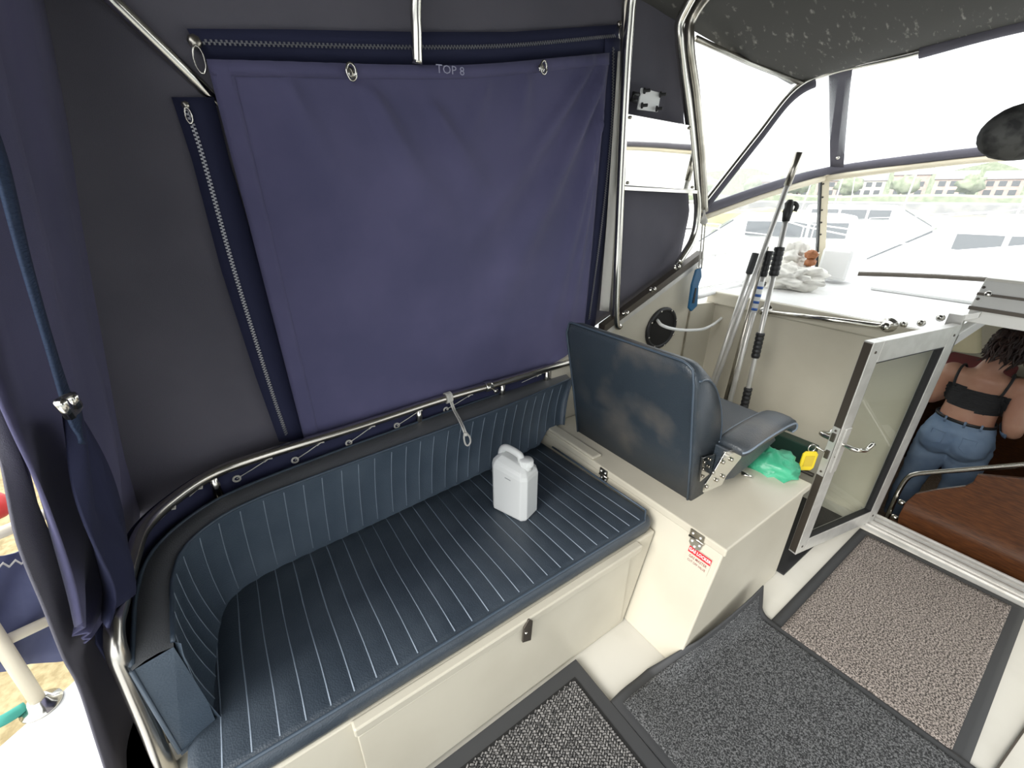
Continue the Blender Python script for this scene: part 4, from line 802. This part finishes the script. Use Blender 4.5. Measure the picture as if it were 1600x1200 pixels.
settee = tag(box('settee_base', (5.10, -.33, -.80), (5.68, .755, .055), 'wood', None, .004), 'mahogany settee base under the dark red cushion', 'settee')
tag(rbox('red_cushion', (5.12, .30, .057), (5.66, .75, .16), 'redcush', None, .03), 'dark red seat cushion at the end of the cabin', 'cushion')
lm = thing('cabin_lamp', 'cream cone lampshade on the cabin wall behind the door', 'lamp', ox(1505, 530, 3.6))
c = ox(1506, 526, 3.6); lathe('lamp_shade', [(.036, .11), (.040, .108), (.098, -.07), (.095, -.072), (.036, .104)], 'shade', lm, c, (0, 0, 1), 24)
tube('lamp_stem', [c + V((0, 0, .09)), c + V((0, 0, .16)), V((c.x, c.y, .957))], .008, 'steel', lm, 8)
tag(prism('open_book', [ox(1552, 745, 2.9), ox(1600, 750, 2.9), ox(1600, 757, 2.85), ox(1553, 756, 2.85)], (.01, 0, -.012), 'white'), 'white papers lying beside the partition', 'papers')
tag(box('papers_table', (2.66, -.29, -.80), (2.90, -.02, .30), 'wood', None, .004), 'small mahogany ledge behind the partition carrying the papers', 'ledge')
# ------------------------------------------------------------------ person, seen from behind
PX = 3.9
def pp(px, py, dx=0): return ox(px, py, PX + dx)
SOLE = -.80
hipc = pp(1500, 690); Lh, Rh = pp(1468, 700), pp(1532, 708)
Lk = pp(1440, 742, -.02); Rk = pp(1530, 760, .02)
neck = pp(1548, 574, .0); chest = pp(1529, 612, .02); waist = pp(1510, 652)
Lsh, Rsh = pp(1483, 606, .0), pp(1603, 618, .0)
head = pp(1583, 541, .05)
parts = []
def ell(c, r, rot=None, nu=20, nv=14):
    vs = []
    for i in range(nv + 1):
        th_ = math.pi * i / nv
        for k in range(nu):
            ph = 2 * math.pi * k / nu; d = V((math.sin(th_) * math.cos(ph) * r[0], math.sin(th_) * math.sin(ph) * r[1], math.cos(th_) * r[2])); vs.append(V(c) + (rot @ d if rot else d))
    return vs, [(i * nu + k, i * nu + (k + 1) % nu, i * nu + nu + (k + 1) % nu, i * nu + nu + k) for i in range(nv) for k in range(nu)]
def limb(P, R, n=16): P2 = cr(P, 5); R2 = []; 
def limbgeo(P, R, n=16, fl=1.0):
    Q = cr([V(p) for p in P], 5); RR = [lerp(R[min(i // 5, len(R) - 2)], R[min(i // 5 + 1, len(R) - 1)], (i % 5) / 5) if i < len(Q) - 1 else R[-1] for i in range(len(Q))]; return tubegeo(Q, RR, n, False, fl)
B = Geo()
ydir = V((0, 1, 0))
sp = [waist + V((0, 0, -.24)), waist + V((0, 0, -.15)), waist + V((0, 0, -.01)), waist.lerp(chest, .45), chest + V((0, 0, .02)), chest.lerp(neck, .62), neck + V((0, 0, -.03))]
sw_ = [.172, .178, .134, .128, .138, .150, .08]; sdp = [.115, .122, .105, .102, .108, .095, .06]
vs = []; n = 24
for p, a, b in zip(sp, sw_, sdp):
    for k in range(n): t = 2 * math.pi * k / n; vs.append(p + V((math.cos(t) * b, math.sin(t) * a, 0)))
fs = [(i * n + k, i * n + (k + 1) % n, i * n + n + (k + 1) % n, i * n + n + k) for i in range(len(sp) - 1) for k in range(n)] + [tuple(range(n - 1, -1, -1)), tuple((len(sp) - 1) * n + k for k in range(n))]
B.add(vs, fs)
for s in (1, -1): B.add(*ell(waist + V((-.055, s * .072, -.16)), (.098, .097, .115)))      # buttocks
B.add(*limbgeo([neck + V((0, 0, -.07)), neck + V((.01, 0, .0)), head + V((0, 0, -.06))], [.075, .056, .055]))
B.add(*ell(head, (.098, .078, .118)))
B.add(*ell(head + V((.085, -.01, -.045)), (.03, .035, .04)))                                # jaw and nose side, facing forward
B.add(*ell(head + V((.105, -.012, -.01)), (.016, .012, .024), None, 10, 8))
for s in (1, -1): B.add(*ell(head + V((.0, s * .078, -.01)), (.02, .01, .032), None, 10, 8))
hipL, hipR = waist + V((0, .080, -.20)), waist + V((0, -.080, -.20))
kL, kR = V((Lk.x + .02, hipL.y + .03, SOLE + .47)), V((PX + .05, hipR.y - .02, SOLE + .47))
B.add(*limbgeo([hipL, hipL.lerp(kL, .5), kL, V((kL.x - .03, kL.y + .01, SOLE + .28)), V((kL.x - .04, kL.y + .01, SOLE + .07))], [.105, .092, .068, .060, .042]))
B.add(*limbgeo([hipR, hipR.lerp(kR, .5), kR, V((kR.x - .02, kR.y, SOLE + .28)), V((kR.x - .04, kR.y, SOLE + .07))], [.105, .092, .068, .060, .042]))
for k_ in (kL, kR): B.add(*limbgeo([V((k_.x - .08, k_.y, SOLE + .045)), V((k_.x, k_.y, SOLE + .05)), V((k_.x + .09, k_.y, SOLE + .035)), V((k_.x + .16, k_.y, SOLE + .03))], [.038, .046, .042, .025]))
def arm_(sh, el, wr, s):
    B.add(*ell(sh, (.07, .066, .07)))
    B.add(*limbgeo([sh, sh.lerp(el, .5), el, el.lerp(wr, .5), wr], [.064, .058, .046, .043, .029]))
    d = (wr - el).normalized(); side = V((0, s, 0)); pal = wr + d * .05
    B.add(*ell(pal, (.045, .026, .036)))
    for k, L in enumerate((.065, .075, .07, .055)):
        o_ = pal + d * .03 + V((0, 0, .024 - .016 * k)); B.add(*limbgeo([o_, o_ + d * L * .6, o_ + d * L + V((0, -s * .02, -.012))], [.010, .009, .008], 8))
    o_ = pal + V((0, -s * .015, .02)); B.add(*limbgeo([o_, o_ + d * .025 + V((0, -s * .02, .018)), o_ + d * .05 + V((0, -s * .03, .014))], [.011, .010, .009], 8))
shL, shR = V((PX, neck.y + .150, neck.z - .085)), V((PX, neck.y - .160, neck.z - .09))
elL = V((PX + .03, shL.y + .06, shL.z - .21)); wrL = elL + V((.21, -.06, .0))
elR = V((PX - .03, shR.y - .06, shR.z - .27)); wrR = elR + V((.22, .05, .03))
arm_(shL, elL, wrL, 1); arm_(shR, elR, wrR, -1)
tmp = B.mk('person_tmp', 'skin'); md = tmp.modifiers.new('r', 'REMESH'); md.mode = 'VOXEL'; md.voxel_size = .011
md = tmp.modifiers.new('s', 'SMOOTH'); md.iterations = 6; md.factor = .5
bpy.context.view_layer.update(); dg = bpy.context.evaluated_depsgraph_get(); me = D.meshes.new_from_object(tmp.evaluated_get(dg)); off = tmp.location.copy(); D.objects.remove(tmp)
pvs = [v.co + off for v in me.vertices]; pns = [v.normal.copy() for v in me.vertices]; pfs = [tuple(p.vertices) for p in me.polygons]; D.meshes.remove(me)
person = thing('person', 'person with dark hair, black crop top and blue jeans, back turned', 'person', (PX, waist.y, SOLE))
mk('body', pvs, pfs, 'skin', person, True)
arm_y = lambda p: abs(p.y - lerp(waist.y, neck.y, min(1, max(0, (p.z - waist.z) / .4))))
def cloth(name, m, test, off, amp=0, fr=10):
    keep = [f for f in pfs if all(test(pvs[i]) for i in f)]; idx = {}; vv = []
    for f in keep:
        for i in f:
            if i not in idx:
                idx[i] = len(vv); p = pvs[i]; w = amp * nz((p.x * fr, p.y * fr, p.z * fr * 2.2), 1); vv.append(p + pns[i] * (off + w))
    o = mk(name, vv, [tuple(idx[i] for i in f) for f in keep], m, person, True); return o
zw = waist.z + .005
jn = cloth('jeans', 'jeans', lambda p: p.z < zw + .02 * (p.y - waist.y) and p.z > SOLE + .09 and abs(p.y - waist.y) < .215, .009, .006, 12)
zt_ = waist.z + .075
ct_ = cloth('crop_top', 'top', lambda p: zt_ + .16 * (p.y - waist.y) * .5 < p.z < zt_ + .150 + .05 * (p.y - waist.y) and arm_y(p) < .152, .007, .004, 40)
g = Geo(); P = []
for k in range(25): t = 2 * math.pi * k / 24; P.append(V((waist.x + math.cos(t) * .116, waist.y + math.sin(t) * .148, zw - .012 + .02 * math.sin(t) * .18)))
tube('belt', P[:-1], .011, 'black', jn, 8, True, .5)
for s in (-.5, .12, .62):
    a = math.pi + s; c = V((waist.x + math.cos(a) * .127, waist.y + math.sin(a) * .160, zw - .012)); tube('belt_loop', [c + V((0, 0, -.022)), c + V((-.004, 0, 0)), c + V((0, 0, .02))], .006, 'jeans', jn, 6)
for s in (1, -1): tube('pocket_stitch', [waist + V((-.150, s * .04, -.09)), waist + V((-.145, s * .11, -.085)), waist + V((-.145, s * .11, -.16)), waist + V((-.155, s * .08, -.185)), waist + V((-.160, s * .045, -.16)), waist + V((-.150, s * .04, -.09))], .003, 'jeans', jn, 6)
for s in (1, -1):
    y0 = neck.y + s * .11
    tube('shoulder_strap', cr([V((PX - .105, waist.y * .4 + neck.y * .6 + s * .10, zt_ + .145)), V((PX - .112, y0, neck.z - .115)), V((PX - .075, y0 + s * .006, neck.z - .035)), V((PX - .005, y0, neck.z - .012)), V((PX + .08, y0 - s * .01, neck.z - .07))], 5), .007, 'top', ct_, 6)
hairp = thing_h = blob('hair', head + V((-.018, -.004, .022)), (.100, .086, .112), 'hair', person, .16, 4.0, 2, 40, 26)
rnd = random.Random(3); g = Geo()
for k in range(170):
    a = rnd.uniform(math.pi * .45, math.pi * 1.55); h = rnd.uniform(-.05, .11); r0 = math.sqrt(max(.05, 1 - (h / .13) ** 2))
    p0 = head + V((-.02 + math.cos(a) * .098 * r0, math.sin(a) * .086 * r0, .02 + h)); ln = rnd.uniform(.05, .13); sw2 = rnd.uniform(-.03, .05)
    g.tube(cr([p0, p0 + V((math.cos(a) * .02, math.sin(a) * .02, -ln * .35)), p0 + V((math.cos(a) * .012 - .01, sw2 * .5, -ln * .7)), p0 + V((-.01 + rnd.uniform(-.03, .02), sw2, -ln))], 3), [.0045] * 7 + [.004, .003, .001][:3], 5)
o = g.mk('hair_strands', 'hair', hairp, True); o['kind'] = 'stuff'
# ================================================================== OUTSIDE
# aft deck and pushpit seen past the curtain
ZD = .30
e0_, e1_ = oz(0, 1167, ZD), oz(112, 1068, ZD); ed = (e1_ - e0_).normalized()
pA = e0_ - ed * 1.2; pB = e1_ + ed * .35
struct(prism('deck_aft', [V((pA.x, pA.y, ZD)), V((pB.x, pB.y, ZD)), V((-.47, pB.y, ZD)), V((-.47, -1.4, ZD)), V((pA.x, -1.4, ZD))], (0, 0, -.08), 'hull'), 'white aft deck outside the curtain', 'deck')
en = V((ed.y, -ed.x, 0));
if en.dot(e0_ - V((-.4, 0, 0))) < 0: en = -en
def oedge(px, py, off=.0):
    d = ray(px, py); return CAM + d * ((e0_ + en * off - CAM).dot(en) / d.dot(en))
ps = thing('pushpit_stanchion', 'pale stanchion standing in a round base on the aft deck', 'stanchion', oz(66, 1104, ZD))
b0 = oz(66, 1103, ZD); lathe('base_flange', [(.042, 0), (.042, .006), (.026, .012), (.020, .03)], 'steel', ps, b0, (0, 0, 1), 20)
topx = CAM + ray(-70, 930) * 1; tdir = oedge(-12, 985, -.02); tube('stanchion_tube', [b0 + V((0, 0, .02)), b0.lerp(tdir, 1.0), b0.lerp(tdir, 1.6)], .0155, 'cabin_trim', ps, 12)
rpP = cr([b0 + V((-.03, .01, .012)), b0 + V((-.07, -.01, .02)), b0 + V((-.11, .01, .012)), b0 + V((-.15, -.02, -.01)), b0 + V((-.24, .05, -.1))], 5)
rp_ = thing('mooring_rope', 'green and straw coloured rope tied at the stanchion base', 'rope', b0 + V((-.1, 0, .0))); tube('green_part', rpP[:11], .014, 'greenrope', rp_, 8); tube('tan_part', rpP[10:], .012, 'reed', rp_, 8)
dg_ = thing('pushpit_dodger', 'blue dodger cloth laced between two pale rails of the pushpit', 'dodger', oedge(30, 1030, .02))
gridf('cloth', 20, 12, lambda u, v: oedge(lerp(-160, 150, u), lerp(lerp(905, 832, u), lerp(1075, 1022, u), v), .03) + en * .012 * math.sin(u * 20 + v * 7), 'bluetarp', dg_, True, .004)
for y0, y1 in ((1080, 935), (900, 770)): tube('rail', [oedge(-160, y0, .0), oedge(150, y1, .0)], .014, 'cabin_trim', dg_, 10)
P = [oedge(lerp(-150, 140, k / 30), lerp(918, 850, k / 30) + (6 if k % 2 else -2), .01) for k in range(31)]; tube('lacing', P, .003, 'whitecord', dg_, 5)
struct(mk('ground_bank', [(-30, .9, -.75), (-.55, 1.75, -.75), (-.9, 9, -.5), (-30, 12, .2)], [(0, 1, 2, 3)], 'straw'), 'straw covered bank beside the boat', 'ground')
tag(blob('red_float', oedge(-10, 790, .9), (.045, .045, .06), 'redpaint', None, .05, 2, 1), 'red float beyond the aft deck rail', 'float')
struct(mk('water', [(-30, -200, -1.0), (400, -200, -1.0), (400, 300, -1.0), (-30, 300, -1.0)], [(0, 1, 2, 3)], 'water'), 'grey harbour water', 'water')
# own side deck and guard rail outside the windscreen
struct(box('deck_side', (1.5, 1.56, .55), (6.0, 1.95, .62), 'hull'), 'white side deck outside the windscreen', 'deck')
dr_ = thing('deck_guard_rail', 'white guard rail along the side deck outside the windscreen', 'rail', (3.4, 1.9, .62))
for z in (1.10, .86): tube('rail_tube', [(1.9, 1.9, z), (3.2, 1.88, z + .02), (5.5, 1.55, z + .05)], .013, 'hull', dr_, 8)
for x, y in ((2.3, 1.9), (3.2, 1.88), (4.2, 1.74), (5.2, 1.6)): tube('stanchion', [(x, y, .60), (x, y, 1.12)], .012, 'hull', dr_, 8)
def at(br, dist, z): a = math.radians(br); return V((math.cos(a) * dist, math.sin(a) * dist, z))
def cruiser(pos, head_, L, label, wm='darkglass'):
    t = thing('motor_cruiser', label, 'boat', pos, 'boats moored in the marina'); a = math.radians(head_); cx, sx = math.cos(a), math.sin(a)
    def W(x, y, z): return pos + V((x * cx - y * sx, x * sx + y * cx, z)) * 1.0
    st_ = [(-.5, .15, .8), (-.3, .165, .85), (0, .165, .95), (.25, .13, 1.1), (.4, .07, 1.25), (.5, .005, 1.4)]
    vs = []; 
    for s, b, h in st_: vs += [W(s * L, -b * L, h), W(s * L * .96, -b * L * .8, -.1), W(s * L * .96, b * L * .8, -.1), W(s * L, b * L, h)]
    fs = [(i * 4 + k, i * 4 + 4 + k, i * 4 + 4 + (k + 1) % 4, i * 4 + (k + 1) % 4) for i in range(len(st_) - 1) for k in range(4)] + [(0, 1, 2, 3), (23, 22, 21, 20)]
    mk('hull', vs, fs, 'hull', t)
    cab = [(-.28, .12, .9), (.22, .10, 1.0)]; z1 = 2.0
    vs = [W(-.30 * L, -.125 * L, .9), W(.26 * L, -.10 * L, 1.0), W(.26 * L, .10 * L, 1.0), W(-.30 * L, .125 * L, .9), W(-.26 * L, -.105 * L, z1), W(.08 * L, -.085 * L, z1), W(.08 * L, .085 * L, z1), W(-.26 * L, .105 * L, z1)]
    cb = mk('cabin', vs, BF, 'hull', t, bevel=.06)
    for s in (1, -1):
        for x0, x1 in ((-.24, -.13), (-.12, -.02), (-.01, .07)):
            q = lambda x, z: W(x * L, s * (lerp(.125, .105, (z - .9) / 1.1) - .016 * (x + .3)) * L + s * .03, z); mk('window', [q(x0, 1.45), q(x1, 1.45), q(x1, 1.82), q(x0, 1.82)], [(0, 1, 2, 3)], wm, cb, solid=.02)
    mk('windscreen', [W(.115 * L, -.08 * L, 1.82), W(.225 * L, -.09 * L, 1.2), W(.225 * L, .09 * L, 1.2), W(.115 * L, .08 * L, 1.82)], [(0, 1, 2, 3)], wm, cb, solid=.06)
    P = [W(s * L, (b * .9) * L * 1.0, h + .55) for s, b, h in st_[2:]] + [W(s * L, -(b * .9) * L, h + .55) for s, b, h in st_[:1:-1]]
    r = tube('bow_rail', P, .018, 'hull', t, 6)
    for s, b, h in st_[2:5]:
        for k in (1, -1): tube('rail_post', [W(s * L, k * b * .9 * L, h - .02), W(s * L, k * b * .9 * L, h + .55)], .014, 'hull', r, 6)
    tube('aerial', [W(-.1 * L, .02 * L, 2.0), W(-.13 * L, .02 * L, 4.2)], .015, 'hull', t, 5)
cruiser(at(8, 13, -1.0), 100, 8.0, 'white motor cruiser moored straight ahead with its bow to the left')
cruiser(at(17, 27, -1.0), -75, 9.5, 'white motor cruiser lying farther off behind the moored ones')
cruiser(at(26, 15, -1.0), 120, 7.5, 'white motor cruiser moored off the port bow')
cruiser(at(-4, 25, -1.0), 80, 9.0, 'white motor cruiser moored off to starboard')
cruiser(at(38, 26, -1.0), 70, 9.0, 'white motor cruiser seen through the port side windscreen')
# reed bank, far quay, houses, trees
rdk = random.Random(11)
def farline(dist, br0, br1, z0, z1, depth, m, name, label, cat='bank', bumps=0):
    n = 60; vs = []
    for k in range(n + 1):
        b = lerp(br0, br1, k / n); h = z1 + bumps * nz((k * .35, dist, 0), 1) + bumps * .4 * rdk.uniform(-1, 1)
        vs += [at(b, dist, z0), at(b, dist, h), at(b, dist + depth, h + .2), at(b, dist + depth, z0)]
    fs = [(i * 4 + k, i * 4 + 4 + k, i * 4 + 4 + (k + 1) % 4, i * 4 + (k + 1) % 4) for i in range(n) for k in range(4)] + [(0, 1, 2, 3), (4 * n + 3, 4 * n + 2, 4 * n + 1, 4 * n)]
    return struct(mk(name, vs, fs, m), label, cat)
farline(46, -25, 60, -1.1, -.2, 3, 'reed', 'reed_bank', 'yellow reed bank across the marina', bumps=.35)
farline(76, -30, 70, -1.1, .2, 3, 'wallstone', 'quay_wall', 'grey quay wall on the far shore')
farline(79, -30, 70, .1, .95, 20, 'leaf', 'grass_bank', 'green grass bank above the far quay', bumps=.25)
farline(230, -30, 70, 0, 9, 30, 'leaf', 'wooded_hill', 'low wooded hill behind the houses', bumps=4)
def house(br, dist, w_, h, m, label, rows=2):
    p = at(br, dist, .5); a = math.radians(br); f = V((-math.cos(a), -math.sin(a), 0)); s = V((-math.sin(a), math.cos(a), 0)); t = thing('terrace_house', label, 'house', p, 'houses on the far shore')
    dpt_ = 7
    def Q(x, y, z): return p + s * x - f * y + V((0, 0, z))
    wl = hexa('walls', [Q(-w_ / 2, 0, 0), Q(w_ / 2, 0, 0), Q(w_ / 2, dpt_, 0), Q(-w_ / 2, dpt_, 0), Q(-w_ / 2, 0, h), Q(w_ / 2, 0, h), Q(w_ / 2, dpt_, h), Q(-w_ / 2, dpt_, h)], m, t)
    mk('roof', [Q(-w_ / 2 - .2, -.3, h), Q(w_ / 2 + .2, -.3, h), Q(w_ / 2 + .2, dpt_ + .3, h), Q(-w_ / 2 - .2, dpt_ + .3, h), Q(-w_ / 2 - .2, dpt_ / 2, h + 1.5), Q(w_ / 2 + .2, dpt_ / 2, h + 1.5)], [(0, 1, 5, 4), (2, 3, 4, 5), (0, 4, 3), (1, 2, 5), (0, 3, 2, 1)], 'rooftile', t)
    for r in range(rows):
        for k in range(3):
            x = (k - 1) * w_ * .3; z = .5 + r * 1.5; hexa('window', [Q(x - .5, -.05, z), Q(x + .5, -.05, z), Q(x + .5, .05, z), Q(x - .5, .05, z), Q(x - .5, -.05, z + .9), Q(x + .5, -.05, z + .9), Q(x + .5, .05, z + .9), Q(x - .5, .05, z + .9)], 'darkglass', wl)
    return t
HL = ['brick', 'render', 'brick', 'brick', 'render', 'brick', 'brick', 'brick', 'render', 'brick', 'brick', 'brick']
for k, m in enumerate(HL):
    house(-6 + k * 3.0, 118 + (k % 3) * 3, 5.4, 3.2 + (.9 if k in (2, 7) else 0), m, ('taller red brick house rising above its neighbours on the far shore' if k in (2, 7) else 'low red brick terraced house with slate roof on the far shore') if m == 'brick' else 'pale rendered terraced house with slate roof on the far shore')
for k in range(9):
    p = at(-2 + k * 4.3, 104 + rdk.uniform(0, 8), .6); t = thing('shore_tree', 'round leafy tree growing on the far shore', 'tree', p, 'trees on the far shore')
    blob('crown', p + V((0, 0, 2.0)), (1.3 + rdk.random(), 1.3 + rdk.random(), 1.4), 'leaf', t, .5, 2.5, k, 16, 10); tube('trunk', [p, p + V((0, 0, 2))], .2, 'wood', t, 6)
for k, br_ in enumerate((7, 14.5, 20)):
    p = at(br_, 40 + k * 4, -1); t = thing('sailing_yacht', 'small white sailing yacht with bare mast in front of the reeds', 'boat', p, 'sailing yachts by the reeds')
    mk('hull', [p + V(q) for q in ((-1, -3.2, 0), (1, -3.2, 0), (0, 3.6, .1), (-1.2, -3.3, .9), (1.2, -3.3, .9), (0, 4, 1.1))], [(0, 1, 4, 3), (1, 2, 5, 4), (2, 0, 3, 5), (3, 4, 5), (0, 2, 1)], 'hull', t); tube('mast', [p + V((0, .3, .8)), p + V((0, .1, 8.5))], .06, 'hull', t, 6); box('coachroof', p + V((-.6, -1.2, .85)), p + V((.6, 1.4, 1.35)), 'hull', t, .1)
